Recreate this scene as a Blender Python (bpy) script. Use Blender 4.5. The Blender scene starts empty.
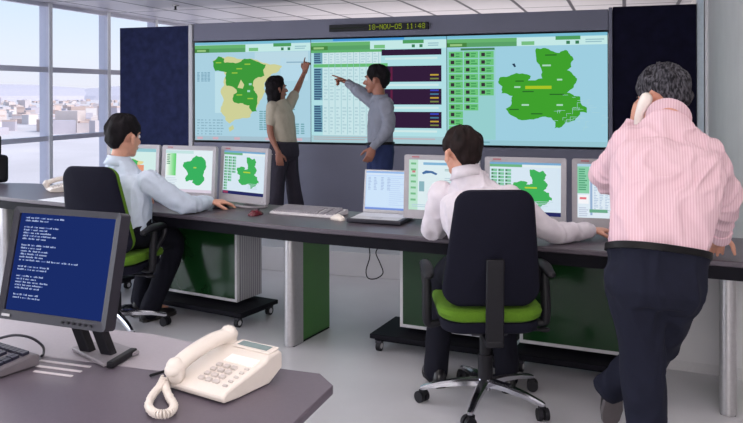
import bpy, math, random
from mathutils import Vector, Matrix, noise
random.seed(7)
S = bpy.context.scene
COL = S.collection
R = math.radians

# ------------------------------------------------------------------ camera
cam = bpy.data.objects.new('camera', bpy.data.cameras.new('camera'))
COL.objects.link(cam)
cam.location = (0, 0, 1.5)
cam.rotation_euler = (R(90), R(0.17), R(18.1))
cam.data.sensor_width = 36
cam.data.lens = 774.0 / 743 * 36
cam.data.shift_y = -(211.5 - 94.0) / 743
cam.data.clip_end = 30000
S.camera = cam
# ------------------------------------------------------------------ world, exposure
S.view_settings.view_transform = 'Standard'
S.view_settings.look = 'None'
S.view_settings.gamma = 1
S.view_settings.exposure = 0.0
world = bpy.data.worlds.new('sky'); S.world = world
world.use_nodes = True
wt = world.node_tree; wt.nodes.clear()
wo = wt.nodes.new('ShaderNodeOutputWorld'); bg = wt.nodes.new('ShaderNodeBackground')
tc = wt.nodes.new('ShaderNodeTexCoord'); sp = wt.nodes.new('ShaderNodeSeparateXYZ')
rp = wt.nodes.new('ShaderNodeValToRGB')
rp.color_ramp.elements[0].position = 0.0; rp.color_ramp.elements[0].color = (0.79, 0.78, 0.85, 1)
rp.color_ramp.elements[1].position = 0.14; rp.color_ramp.elements[1].color = (0.60, 0.75, 0.95, 1)
e = rp.color_ramp.elements.new(0.05); e.color = (0.76, 0.81, 0.92, 1)
e = rp.color_ramp.elements.new(0.6); e.color = (0.45, 0.62, 0.92, 1)
wt.links.new(tc.outputs['Generated'], sp.inputs[0]); wt.links.new(sp.outputs['Z'], rp.inputs[0])
wt.links.new(rp.outputs[0], bg.inputs[0]); wt.links.new(bg.outputs[0], wo.inputs[0])
bg.inputs[1].default_value = 1.2
def area(name, loc, rot, sx, sy, power, rgb=(1, .97, .94)):
    l = bpy.data.lights.new(name, 'AREA'); l.shape = 'RECTANGLE'; l.size = sx; l.size_y = sy; l.energy = power; l.color = rgb
    o = bpy.data.objects.new(name, l); COL.objects.link(o); o.location = loc; o.rotation_euler = tuple(R(q) for q in rot)
    return o
sun = bpy.data.objects.new('sun', bpy.data.lights.new('sun', 'SUN')); COL.objects.link(sun)      # falls on the town outside, never into the room
sun.data.energy = 4.6; sun.data.angle = R(40); sun.data.color = (1, .95, .9); sun.rotation_euler = (0, R(50), R(10))
area('room_fill', (-1.2, 2.4, 2.46), (0, 0, 0), 5.5, 5.0, 35)                 # broad fill lamp added under the ceiling to lift the whole room
area('ceiling_fill', (.3, -.9, 1.75), (155, 0, 15), .6, .6, 70)                # fill lamp added behind the camera to brighten the ceiling
area('far_ceiling_fill', (-2.3, 9.8, 1.2), (180, 0, 0), 5.0, 1.5, 70)          # unseen fill added behind the partition to light the far ceiling
area('window_fill', (-6.12, 1.6, 1.35), (0, -90, 0), 2.2, 9.0, 190, (.93, .96, 1))   # fill lamp added just inside the windows to boost their daylight
area('front_fill', (.9, -2.2, 1.9), (78, 0, 14), 3.0, 1.6, 90)                      # broad fill lamp added behind the camera for upright surfaces
LAMP = 9      # strength of the assumed ceiling luminaires

# ------------------------------------------------------------------ materials
def lin(c):
    return tuple(((x / 255) / 12.92 if x / 255 <= .04045 else ((x / 255 + .055) / 1.055) ** 2.4) for x in c)
MATS = {}
def mat(name, rgb, rough=.5, metal=0, var=.06, scale=30, bump=0, spec=.5, coat=0, stretch=(1, 1, 1)):
    """principled surface with a little noise in colour (and bump)"""
    if name in MATS: return MATS[name]
    m = bpy.data.materials.new(name); m.use_nodes = True
    nt = m.node_tree; b = nt.nodes['Principled BSDF']
    c = lin(rgb)
    b.inputs['Roughness'].default_value = rough; b.inputs['Metallic'].default_value = metal
    b.inputs['Specular IOR Level'].default_value = spec
    b.inputs['Coat Weight'].default_value = coat
    t = nt.nodes.new('ShaderNodeTexCoord'); mp = nt.nodes.new('ShaderNodeMapping')
    mp.inputs['Scale'].default_value = stretch
    n = nt.nodes.new('ShaderNodeTexNoise'); n.inputs['Scale'].default_value = scale; n.inputs['Detail'].default_value = 3
    r = nt.nodes.new('ShaderNodeValToRGB')
    r.color_ramp.elements[0].position = .3; r.color_ramp.elements[1].position = .7
    r.color_ramp.elements[0].color = tuple(x * (1 - var) for x in c) + (1,)
    r.color_ramp.elements[1].color = tuple(min(1, x * (1 + var)) for x in c) + (1,)
    nt.links.new(t.outputs['Object'], mp.inputs[0]); nt.links.new(mp.outputs[0], n.inputs['Vector'])
    nt.links.new(n.outputs['Fac'], r.inputs[0]); nt.links.new(r.outputs[0], b.inputs['Base Color'])
    if bump:
        bp = nt.nodes.new('ShaderNodeBump'); bp.inputs['Strength'].default_value = bump; bp.inputs['Distance'].default_value = .01
        nt.links.new(n.outputs['Fac'], bp.inputs['Height']); nt.links.new(bp.outputs[0], b.inputs['Normal'])
    MATS[name] = m
    return m
def emit(name, rgb, s=1.0):
    if name in MATS: return MATS[name]
    m = bpy.data.materials.new(name); m.use_nodes = True
    nt = m.node_tree; nt.nodes.clear()
    o = nt.nodes.new('ShaderNodeOutputMaterial'); e = nt.nodes.new('ShaderNodeEmission')
    e.inputs[0].default_value = lin(rgb) + (1,); e.inputs[1].default_value = s
    nt.links.new(e.outputs[0], o.inputs[0]); MATS[name] = m
    return m
def screen_col(rgb, s=1.0):
    return emit('screen_%d_%d_%d_%d' % (*rgb, int(s * 100)), rgb, s)
def striped(name, rgb, rgb2, rough, freq, axis='X', sharp=(.35, .65), bump=0.0):
    """fine stripes along one object axis (woven stripe, metal slats, ribs)"""
    m = mat(name, rgb, rough, var=.03, scale=12)
    nt = m.node_tree; b = nt.nodes['Principled BSDF']
    t = nt.nodes.new('ShaderNodeTexCoord')
    w = nt.nodes.new('ShaderNodeTexWave'); w.bands_direction = axis; w.inputs['Scale'].default_value = freq
    w.inputs['Distortion'].default_value = 0
    r = nt.nodes.new('ShaderNodeValToRGB'); r.color_ramp.elements[0].position = sharp[0]; r.color_ramp.elements[1].position = sharp[1]
    r.color_ramp.elements[0].color = lin(rgb2) + (1,); r.color_ramp.elements[1].color = lin(rgb) + (1,)
    nt.links.new(t.outputs['Object'], w.inputs['Vector']); nt.links.new(w.outputs['Fac'], r.inputs[0])
    nt.links.new(r.outputs[0], b.inputs['Base Color'])
    if bump:
        bp = nt.nodes.new('ShaderNodeBump'); bp.inputs['Strength'].default_value = bump; bp.inputs['Distance'].default_value = .01
        nt.links.new(w.outputs['Fac'], bp.inputs['Height']); nt.links.new(bp.outputs[0], b.inputs['Normal'])
    return m

# ------------------------------------------------------------------ mesh builder
class MB:
    def __init__(s): s.v = []; s.f = []; s.m = []; s.mats = []
    def slot(s, m):
        if m not in s.mats: s.mats.append(m)
        return s.mats.index(m)
    def add(s, vs, fs, m=None):
        b = len(s.v); s.v += [Vector(p) for p in vs]; k = s.slot(m) if m else 0
        for f in fs: s.f.append([b + i for i in f]); s.m.append(k)
        return s
    def box(s, c, size, m=None, rz=0, M=None):
        x, y, z = (q / 2 for q in size)
        vs = [Vector((a, b, d)) for d in (-z, z) for b in (-y, y) for a in (-x, x)]
        M = M or Matrix.Rotation(rz, 3, 'Z')
        vs = [M @ p + Vector(c) for p in vs]
        return s.add(vs, [(0, 2, 3, 1), (4, 5, 7, 6), (0, 1, 5, 4), (2, 6, 7, 3), (0, 4, 6, 2), (1, 3, 7, 5)], m)
    def prism(s, poly, z0, z1, m=None):
        n = len(poly)
        if sum(poly[i][0] * poly[(i + 1) % n][1] - poly[(i + 1) % n][0] * poly[i][1] for i in range(n)) < 0: poly = poly[::-1]
        vs = [(x, y, z0) for x, y in poly] + [(x, y, z1) for x, y in poly]
        fs = [list(range(n))[::-1], [n + i for i in range(n)]]
        fs += [(i, (i + 1) % n, n + (i + 1) % n, n + i) for i in range(n)]
        return s.add(vs, fs, m)
    def rings(s, rings, m=None, cap=True):
        n = len(rings[0]); vs = [p for r in rings for p in r]; fs = []
        for k in range(len(rings) - 1):
            for i in range(n):
                j = (i + 1) % n
                fs.append((k * n + i, k * n + j, (k + 1) * n + j, (k + 1) * n + i))
        if cap: fs += [list(range(n))[::-1], [(len(rings) - 1) * n + i for i in range(n)]]
        return s.add(vs, fs, m)
    def sweep(s, pts, rad, m=None, seg=12, up=(0, 0, 1), flat=1.0, sub=4, caps=True):
        """round-ended tube through points; flat = thickness ratio along `up`"""
        pts = [Vector(p) for p in pts]
        rad = [rad] * len(pts) if not hasattr(rad, '__len__') else list(rad)
        P, Q = [], []
        for i in range(len(pts) - 1):
            a = pts[i - 1] if i else pts[0] * 2 - pts[1]
            d = pts[i + 2] if i + 2 < len(pts) else pts[-1] * 2 - pts[-2]
            b, c = pts[i], pts[i + 1]
            for k in range(sub):
                t = k / sub
                P.append(.5 * ((2 * b) + (c - a) * t + (2 * a - 5 * b + 4 * c - d) * t * t + (3 * b - a - 3 * c + d) * t ** 3))
                Q.append(rad[i] + (rad[i + 1] - rad[i]) * (3 * t * t - 2 * t ** 3 if sub > 1 else t))
        P.append(pts[-1]); Q.append(rad[-1])
        T = []
        for i in range(len(P)):
            t = P[min(i + 1, len(P) - 1)] - P[max(i - 1, 0)]
            T.append(t.normalized() if t.length > 1e-9 else Vector((0, 0, 1)))
        if caps:
            Pa, Qa, Ta = [], [], []
            for a in (80, 55, 28): Pa.append(P[0] - T[0] * Q[0] * math.sin(R(a))); Qa.append(Q[0] * math.cos(R(a))); Ta.append(T[0])
            Pz, Qz, Tz = [], [], []
            for a in (28, 55, 80): Pz.append(P[-1] + T[-1] * Q[-1] * math.sin(R(a))); Qz.append(Q[-1] * math.cos(R(a))); Tz.append(T[-1])
            P = Pa + P + Pz; Q = Qa + Q + Qz; T = Ta + T + Tz
        up = Vector(up); X = T[0].cross(up)
        if X.length < .15: X = T[0].cross(Vector((1, 0.3, 0)))
        X.normalize(); rings = []
        for p, q, t in zip(P, Q, T):
            X = (X - t * X.dot(t)).normalized(); Y = t.cross(X)
            rings.append([p + X * (q * math.cos(2 * math.pi * i / seg)) + Y * (q * flat * math.sin(2 * math.pi * i / seg)) for i in range(seg)])
        return s.rings(rings, m)
    def cyl(s, p0, p1, r, m=None, seg=20, r1=None):
        p0, p1 = Vector(p0), Vector(p1); t = (p1 - p0).normalized()
        X = t.orthogonal().normalized(); Y = t.cross(X); r1 = r if r1 is None else r1
        return s.rings([[p + X * (q * math.cos(2 * math.pi * i / seg)) + Y * (q * math.sin(2 * math.pi * i / seg)) for i in range(seg)] for p, q in ((p0, r), (p1, r1))], m)
    def ball(s, c, rad, m=None, M=None, seg=16, n=10):
        c = Vector(c); rad = (rad,) * 3 if not hasattr(rad, '__len__') else rad; M = M or Matrix.Identity(3)
        rings = []
        for k in range(n + 1):
            a = math.pi * (k / n - .5) * .985
            rings.append([c + M @ Vector((rad[0] * math.cos(a) * math.cos(2 * math.pi * i / seg), rad[1] * math.cos(a) * math.sin(2 * math.pi * i / seg), rad[2] * math.sin(a))) for i in range(seg)])
        return s.rings(rings, m)
    def pillow(s, outline, th, m=None, fn=None, edge=.35):
        """cushion or shell: closed outline in (x,z), thickness th along y, rounded rim; fn bends it"""
        cx = sum(p[0] for p in outline) / len(outline); cz = sum(p[1] for p in outline) / len(outline)
        prof = [(.02, .5), (.5, .5), (.85, .5), (.93, .47), (.975, .5 - edge * .45), (1, 0)]
        full = [(a, -b) for a, b in prof] + [(a, b) for a, b in prof[:-1][::-1]]
        rings = []
        for a, b in full:
            rings.append([Vector((cx + (x - cx) * a, b * th, cz + (z - cz) * a)) for x, z in outline])
        if fn: rings = [[Vector(fn(p)) for p in r] for r in rings]
        return s.rings(rings, m)
    def build(s, name, m=None, parent=None, smooth=False, bevel=0, loc=None, rz=0, seg=2, rot=None, angle=35):
        me = bpy.data.meshes.new(name)
        me.from_pydata([tuple(p) for p in s.v], [], s.f)
        for x in (s.mats or []) : me.materials.append(x)
        if m and not s.mats: me.materials.append(m)
        if s.mats: me.polygons.foreach_set('material_index', s.m)
        import bmesh
        b = bmesh.new(); b.from_mesh(me); bmesh.ops.recalc_face_normals(b, faces=b.faces); b.to_mesh(me); b.free()
        if smooth:
            me.polygons.foreach_set('use_smooth', [True] * len(me.polygons))
            if smooth != 'all': me.set_sharp_from_angle(angle=R(angle))
        o = bpy.data.objects.new(name, me); COL.objects.link(o)
        if parent: o.parent = parent
        if loc is not None: o.location = loc
        if rot is not None: o.rotation_euler = rot
        elif rz: o.rotation_euler = (0, 0, rz)
        if bevel:
            md = o.modifiers.new('edges', 'BEVEL'); md.width = bevel; md.segments = seg; md.limit_method = 'ANGLE'; md.angle_limit = R(35)
            me.polygons.foreach_set('use_smooth', [True] * len(me.polygons)); me.set_sharp_from_angle(angle=R(50))
        return o
def rrect(w, h, r, n=6, x0=0, z0=0, top=None, rt=None):
    """rounded rectangle (or trapezoid with top width `top`) outline, centred at x0, from z0 up"""
    wt_ = top if top is not None else w; rt = rt or r
    cs = [(w / 2 - r, r, r, -90), (wt_ / 2 - rt, h - rt, rt, 0), (-wt_ / 2 + rt, h - rt, rt, 90), (-w / 2 + r, r, r, 180)]
    out = []
    for cx, cz, rr, a0 in cs:
        for k in range(n + 1):
            a = R(a0 + 90 * k / n); out.append((x0 + cx + rr * math.cos(a), z0 + cz + rr * math.sin(a)))
    return out
def tag(o, label, cat, group=None):
    o['label'] = label; o['category'] = cat
    if group: o['group'] = group
    return o
def struct(o, label=None):
    o['kind'] = 'structure'
    if label: o['label'] = label
    return o
def empty(name, loc=(0, 0, 0), rz=0, parent=None):
    o = bpy.data.objects.new(name, None); COL.objects.link(o); o.location = loc; o.rotation_euler = (0, 0, rz)
    o.empty_display_size = .05
    if parent: o.parent = parent
    return o
def thing(name, label, cat, loc=(0, 0, 0), rz=0, group=None):
    return tag(empty(name, loc, rz), label, cat, group)
def copy_tree(o, parent=None, loc=None, rz=None):
    c = o.copy(); COL.objects.link(c)
    if parent: c.parent = parent
    if loc is not None: c.location = loc
    if rz is not None: c.rotation_euler = (0, 0, rz)
    for ch in [x for x in bpy.data.objects if x.parent == o]: copy_tree(ch, c)
    return c

M_ALU = mat('brushed_aluminium', (186, 184, 186), .38, .75, .05, 60)
M_ALU_PAINT = mat('silver_paint', (188, 186, 190), .45, 0, .03, 60)
M_BLACK = mat('black_plastic', (17, 16, 23), .5, 0, .08, 50, spec=.3)
M_DARK = mat('dark_grey_plastic', (36, 34, 45), .45, 0, .05, 50)
M_CREAM = mat('cream_plastic', (222, 212, 204), .38, 0, .015, 40)
M_BEZEL = mat('monitor_grey_plastic', (170, 166, 172), .45, 0, .02, 40)
M_CHROME = mat('polished_metal', (205, 205, 212), .18, 1, .03, 20)
M_TOP = mat('worktop_laminate', (80, 72, 81), .36, 0, .05, 90)
M_FOREDESK = mat('dark_desk_laminate', (95, 86, 97), .45, 0, .04, 120)
M_FORELIGHT = mat('light_desk_laminate', (168, 160, 168), .4, 0, .03, 120)
M_EDGE = mat('dark_desk_edge', (15, 14, 22), .6, 0, .05, 50, spec=.12)
M_GREEN = mat('green_laminate', (52, 104, 40), .3, 0, .06, 8)
M_GREEN_DARK = mat('green_glass_panel', (20, 54, 26), .14, 0, .10, 5)
M_CHAIRBLACK = mat('chair_black_fabric', (16, 16, 31), .85, 0, .12, 180, bump=.08, spec=.2)
M_CHAIRGREEN = mat('chair_green_fabric', (78, 116, 6), .9, 0, .08, 160, bump=.1)
M_SKIN = mat('skin', (206, 150, 128), .5, 0, .05, 40)
M_SKIN_BACKLIT = mat('tan_backlit_skin', (152, 100, 82), .5, 0, .05, 40)  # tan tone darkened further to put backlit shade into the skin

# ================================================================== setting
CEIL = 2.55
XW, YB, YF, XR = -6.3, 12.0, -3.4, 4.2
fl = mat('floor_vinyl', (188, 187, 192), .34, 0, .05, 2.2)
struct(MB().box((-1.05, 4.3, -.05), (10.7, 15.6, .1), fl).build('floor', fl), 'pale grey vinyl floor')
# metal tile ceiling: 0.6 m tiles with dark joints, fine slats
cm = mat('ceiling_metal_tile', (196, 190, 198), .38, .0, .03, 3)
nt = cm.node_tree; b = nt.nodes['Principled BSDF']; t = nt.nodes.new('ShaderNodeTexCoord')
br = nt.nodes.new('ShaderNodeTexBrick'); br.offset = 0; br.inputs['Scale'].default_value = 1
br.inputs['Brick Width'].default_value = .6; br.inputs['Row Height'].default_value = 1.2; br.inputs['Mortar Size'].default_value = .022
br.inputs['Color1'].default_value = lin((206, 200, 206)) + (1,); br.inputs['Color2'].default_value = lin((200, 194, 201)) + (1,)
br.inputs['Mortar'].default_value = lin((70, 66, 78)) + (1,)
nt.links.new(t.outputs['Object'], br.inputs['Vector']); nt.links.new(br.outputs['Color'], b.inputs['Base Color'])
wv = nt.nodes.new('ShaderNodeTexWave'); wv.bands_direction = 'Y'; wv.inputs['Scale'].default_value = 3.2
bp = nt.nodes.new('ShaderNodeBump'); bp.inputs['Strength'].default_value = .06
nt.links.new(t.outputs['Object'], wv.inputs['Vector']); nt.links.new(wv.outputs['Fac'], bp.inputs['Height']); nt.links.new(bp.outputs[0], b.inputs['Normal'])
struct(MB().box((-1.05, 4.3, CEIL + .05), (10.7, 15.6, .1), cm).build('ceiling', cm), 'grey metal tile ceiling')
wm = mat('grey_wall_paint', (212, 209, 208), .7, 0, .03, 4)
wl = mat('white_trim_paint', (226, 224, 226), .5, 0, .02, 4)
struct(MB().box((-1.05, YB + .05, CEIL / 2), (10.7, .1, CEIL), wm).build('wall_back', wm))
struct(MB().box((-1.05, YF - .05, CEIL / 2), (10.7, .1, CEIL), wm).build('wall_front', wm))
struct(MB().box((XR + .05, (YF + 5.2) / 2, CEIL / 2), (.1, 5.2 - YF, CEIL), wm).build('wall_right', wm))
o = MB().box(((.735 + XR) / 2, 8.6, CEIL / 2), (XR - .735, 6.8, CEIL), wm).build('wall_column', wm); struct(o, 'grey wall block beside the right dark panel')
struct(MB().box((.722, 7.78, CEIL / 2), (.026, .06, CEIL), wl).build('trim_1', wl))
# window wall: bays of 1.06 m with frames and panes
gm = bpy.data.materials.new('window_glass'); gm.use_nodes = True
nt = gm.node_tree; nt.nodes.clear()
o_ = nt.nodes.new('ShaderNodeOutputMaterial'); mx = nt.nodes.new('ShaderNodeMixShader'); tr = nt.nodes.new('ShaderNodeBsdfTransparent')
gl = nt.nodes.new('ShaderNodeBsdfGlossy'); gl.inputs['Roughness'].default_value = .02; lw = nt.nodes.new('ShaderNodeLayerWeight'); lw.inputs[0].default_value = .5; fr = nt.nodes.new('ShaderNodeMath'); fr.operation = 'POWER'; fr.inputs[1].default_value = 7; nt.links.new(lw.outputs['Facing'], fr.inputs[0])
tr.inputs[0].default_value = (.95, .96, .97, 1)
nt.links.new(fr.outputs[0], mx.inputs[0]); nt.links.new(tr.outputs[0], mx.inputs[1]); nt.links.new(gl.outputs[0], mx.inputs[2]); nt.links.new(mx.outputs[0], o_.inputs[0])
wf = mat('window_frame_paint', (206, 207, 222), .4, .1, .02, 20)
wfl = mat('window_frame_edge', (236, 238, 244), .35, 0, .02, 20)
nb = 14
y_first = 7.30 - 10 * 1.06
for k in range(nb):
    y0 = y_first + k * 1.06; y1 = min(y0 + 1.06, YB)
    if y0 < YF - .2: y0 = YF
    w = struct(empty('window_%d' % (k + 1), (XW, y0, 0)), 'tall glazed window bay')
    L = y1 - y0
    mb = MB()
    mb.box((-.03, 0, CEIL / 2), (.13, .05, CEIL), wf)
    for z, h in ((.04, .08), (1.0, .055), (1.79, .06), (CEIL - .02, .04)): mb.box((0, L / 2, z), (.06, L - .05, h), wf)
    mb.box((.04, 0, CEIL / 2), (.014, .054, CEIL), wfl)
    mb.build('window_frame', None, w)
    MB().box((0, L / 2, CEIL / 2), (.008, L - .05, CEIL - .1), gm).build('window_pane', gm, w)
struct(MB().box((XW + .1, (YF + YB) / 2, .06), (.04, YB - YF, .12), wl).build('baseboard_left', wl))

# ---- the freestanding screen partition: grey panelling round the video wall and two dark acoustic panels
pm = mat('partition_grey_paint', (108, 108, 126), .6, 0, .04, 3)
YP = 7.74
PX0, PX1, SZ0, SZ1, PT = -4.66, -.145, .98, 2.09, 2.305
mb = MB()
mb.box(((PX0 + PX1) / 2, YP + .30, (SZ1 + PT) / 2 + .008), (PX1 - PX0, .6, PT - SZ1 - .016), pm)
mb.box(((PX0 + PX1) / 2, YP + .30, SZ0 / 2 - .01), (PX1 - PX0, .6, SZ0 - .02), pm)
struct(mb.build('wall_screen', pm, bevel=.004), 'grey partition holding the video wall')
am = mat('navy_acoustic_panel', (38, 43, 74), .85, 0, .22, 11, bump=.1, spec=.1)
am2 = mat('black_acoustic_panel', (18, 17, 36), .85, 0, .22, 11, bump=.1, spec=.1)
for (x0, x1, top, m_, nm, lb) in ((-5.645, -4.72, 2.285, am, 'panel_left', 'navy wall panel between windows and video wall'), (-.105, .635, 2.325, am2, 'panel_right', 'black wall panel beyond the man on the phone')):
    mb = MB().box(((x0 + x1) / 2, YP + .3, top / 2), (x1 - x0, .6, top), m_)
    struct(mb.build('wall_' + nm, m_, bevel=.004), lb)
struct(MB().box((.67, YP + .05, CEIL / 2), (.06, .05, CEIL), mat('pale_blue_trim', (196, 210, 220), .35)).build('trim_4'))
struct(MB().box((-2.52, 6.87, .1), (6.25, 1.74, .2), fl).build('floor_platform', fl, bevel=.004), 'low pale platform in front of the video wall')
struct(MB().box((-4.69, YP + .28, 1.15), (.05, .6, 2.30), M_ALU_PAINT).build('trim_2', M_ALU_PAINT, bevel=.006))
struct(MB().box((-.125, YP + .28, 1.16), (.034, .6, 2.32), pm).build('trim_3', pm, bevel=.006))

# ---- outside: ground and townscape far below the window, haze put into their colours
go = mat('hazy_fields', (200, 190, 190), .9, 0, .10, .02)
struct(MB().box((-10010, 300, -22), (20000, 30000, 1), go).build('ground_outside', go), 'hazy plain outside the windows')
cols = [(206, 192, 188), (194, 184, 186), (214, 206, 204), (200, 178, 170), (188, 180, 188)]
tm = [mat('hazed_town_wall_%d' % i, c, .9, 0, .05, .1) for i, c in enumerate(cols)]
mb = MB()
for k in range(1400):
    d = 480 * (7 ** random.random()); a = R(random.uniform(100, 165))
    w_, h_ = random.uniform(5, 15), random.uniform(3, 8) * (1 + (random.random() < .05) * 1.2)
    x_, y_ = d * math.cos(a), d * math.sin(a); rz_ = random.random() * 3
    mb.box((x_, y_, -21.5 + h_ / 2), (w_, random.uniform(8, 16), h_), tm[k % 5], rz=rz_)
    if k % 2: mb.box((x_, y_, -21.5 + h_ + .5), (w_ * 1.03, 9, 1.0), tm[3], rz=rz_)
for k in range(16):
    a = R(96 + 5 * k); d = 5200 + 900 * math.sin(k * 2.1)
    mb.ball((d * math.cos(a), d * math.sin(a), -40), (900, 900, 75 + 30 * math.sin(k * 1.7)), tm[4], seg=20, n=8)
o = mb.build('outside_townscape'); o['kind'] = 'stuff'; o['label'] = 'hazy pale townscape far beyond the windows'; o['category'] = 'townscape'

# ---- unseen ceiling luminaires, assumed over the working area from the soft overhead light
lm = emit('luminaire_diffuser', (255, 247, 240), LAMP)
for i, (x, y, wh) in enumerate([(-3.6, -1.2, 'rear left'), (-1.2, -1.2, ''), (1.4, -1.2, ''), (-3.6, 1.4, ''), (-1.2, 1.4, ''), (1.4, 1.4, ''), (-3.6, 3.8, ''), (-1.2, 3.8, ''), (1.4, 3.8, '')]):
    g = thing('assumed_ceiling_light', 'assumed square recessed ceiling light above the control room', 'ceiling light', (x, y, CEIL), 0, 'assumed recessed ceiling lights')
    mb = MB()
    for dx, dy, sx, sy in ((0, .29, .62, .04), (0, -.29, .62, .04), (.29, 0, .04, .54), (-.29, 0, .04, .54)): mb.box((dx, dy, -.012), (sx, sy, .024), M_ALU_PAINT)
    mb.build('light_frame', M_ALU_PAINT, g)
    MB().box((0, 0, -.008), (.54, .54, .014), lm).build('diffuser', lm, g)
g = thing('ceiling_sprinkler', 'small dark sprinkler head on the metal ceiling', 'sprinkler', tuple((-5.009, 7.925, 2.550)))
MB().cyl((0, 0, 0), (0, 0, -.012), .04, M_ALU).build('escutcheon', M_ALU, g, smooth=True)
MB().cyl((0, 0, -.012), (0, 0, -.05), .012, M_DARK).cyl((0, 0, -.05), (0, 0, -.055), .022, M_DARK).build('nozzle', M_DARK, g, smooth=True)

# ================================================================== displays
CLM = [(350,72),(380,72),(400,82),(430,90),(450,80),(465,95),(478,115),(470,140),(455,150),(475,165),(490,180),(478,210),(455,228),(480,240),(500,242),(505,270),(522,280),(522,298),(500,295),(480,325),(450,330),(430,350),(412,352),(415,330),(400,315),(360,315),(340,322),(285,322),(250,300),(240,285),(262,262),(265,240),(225,230),(228,205),(215,195),(222,172),(260,165),(300,160),(330,170),(320,185),(370,178),(368,150),(355,125),(348,100)]
CLM = [((x - 25) / 567, 1 - (y - 22) / 393) for x, y in CLM]
ESP = [(100,88),(125,68),(150,75),(185,72),(225,82),(255,80),(300,92),(330,100),(395,112),(385,128),(350,145),(340,160),(325,175),(318,200),(325,215),(312,240),(300,262),(285,290),(268,298),(262,318),(240,322),(195,328),(175,345),(158,335),(140,305),(132,295),(140,270),(140,230),(135,205),(150,185),(158,150),(150,130),(108,125),(105,105)]
ESG = [(100,88),(125,68),(150,78),(152,95),(200,98),(220,92),(235,80),(260,80),(300,95),(328,105),(322,150),(300,155),(280,165),(272,190),(278,210),(290,225),(292,262),(290,295),(268,295),(258,270),(230,262),(192,258),(190,225),(205,215),(195,200),(160,190),(155,160),(160,135),(110,128)]
MAD = [(207,198),(222,165),(236,186),(230,202)]
f1 = lambda L: [((x - 20) / 492, 1 - (y - 10) / 405) for x, y in L]
ESP, ESG, MAD = f1(ESP), f1(ESG), f1(MAD)
CYL = [(210,60),(240,65),(265,90),(268,130),(255,165),(262,190),(240,225),(215,228),(195,215),(200,200),(160,210),(155,190),(170,165),(140,125),(145,100),(175,95),(195,75)]
CYL = [((x - 40) / 262, 1 - (y - 30) / 240) for x, y in CYL]
def ragged_outline(L, k=.16, depth=2):
    for _ in range(depth):
        out = []
        for i, p in enumerate(L):
            q = L[(i + 1) % len(L)]; dx, dy = q[0] - p[0], q[1] - p[1]; t = random.uniform(-k, k)
            out += [p, ((p[0] + q[0]) / 2 - dy * t, (p[1] + q[1]) / 2 + dx * t)]
        L = out
    return L
CLM, ESP, ESG, CYL = (ragged_outline(q) for q in (CLM, ESP, ESG, CYL))
class Disp:
    """a lit picture drawn as flat coloured areas on a panel of size w x h facing -y"""
    def __init__(s, w, h, gain=1.0, pre=''): s.w, s.h, s.g, s.mb = w, h, gain, MB()
    def poly(s, pts, col, k=1):
        y = -.0006 * k
        from mathutils.geometry import tessellate_polygon
        P = [Vector(((u - .5) * s.w, y, v * s.h)) for u, v in pts]
        s.mb.add(P, [t for t in tessellate_polygon([P])], screen_col(col, s.g)); return s
    def rect(s, u0, v0, u1, v1, col, k=1):
        """v measured from the top"""
        return s.poly([(u0, 1 - v1), (u1, 1 - v1), (u1, 1 - v0), (u0, 1 - v0)], col, k)
    def lines(s, u0, v0, u1, v1, n, col, k=2, fill=.5, ragged=.4):
        for i in range(n):
            a = v0 + (v1 - v0) * (i + .25) / n; bq = a + (v1 - v0) / n * fill
            s.rect(u0, a, u1 - (u1 - u0) * ragged * random.random(), bq, col, k)
        return s
def outline_move(L, su, sv, du, dv): return [(u * su + du, v * sv + dv) for u, v in L]

def big_screen(x0, x1, label, draw):
    g = thing('video_wall_screen', label, 'screen', ((x0 + x1) / 2, YP, SZ0), 0, 'screens of the video wall')
    w, h = x1 - x0, SZ1 - SZ0
    MB().box((0, .2, h / 2), (w - .004, .39, h - .004), M_BLACK).build('projection_cube', M_BLACK, g)
    d = Disp(w - .006, h - .006, 1.0)
    draw(d)
    d.mb.build('display', None, g, loc=(0, .003, .003))
    return g
def toolbar(d, base):
    d.rect(0, 0, 1, 1, base, 1)
    d.rect(0, 0, 1, .025, (122, 188, 212), 2)
    d.rect(0, .03, .45, .065, (104, 178, 112), 2); d.rect(0, .065, .45, .105, (90, 160, 104), 2)
    d.rect(.45, .03, 1, .105, (196, 232, 230), 2)
    d.rect(0, .065, .13, .105, (72, 132, 66), 3); d.rect(.02, .075, .10, .095, (150, 196, 130), 4)
    d.rect(.48, .065, .56, .098, (120, 190, 130), 3)
    d.rect(.69, .025, .84, .058, (80, 156, 96), 3)
    for u in (.755, .81): d.rect(u, .068, u + .022, .096, (58, 124, 86), 3)
    d.lines(.87, .05, .99, .09, 2, (150, 190, 200), 3)
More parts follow.
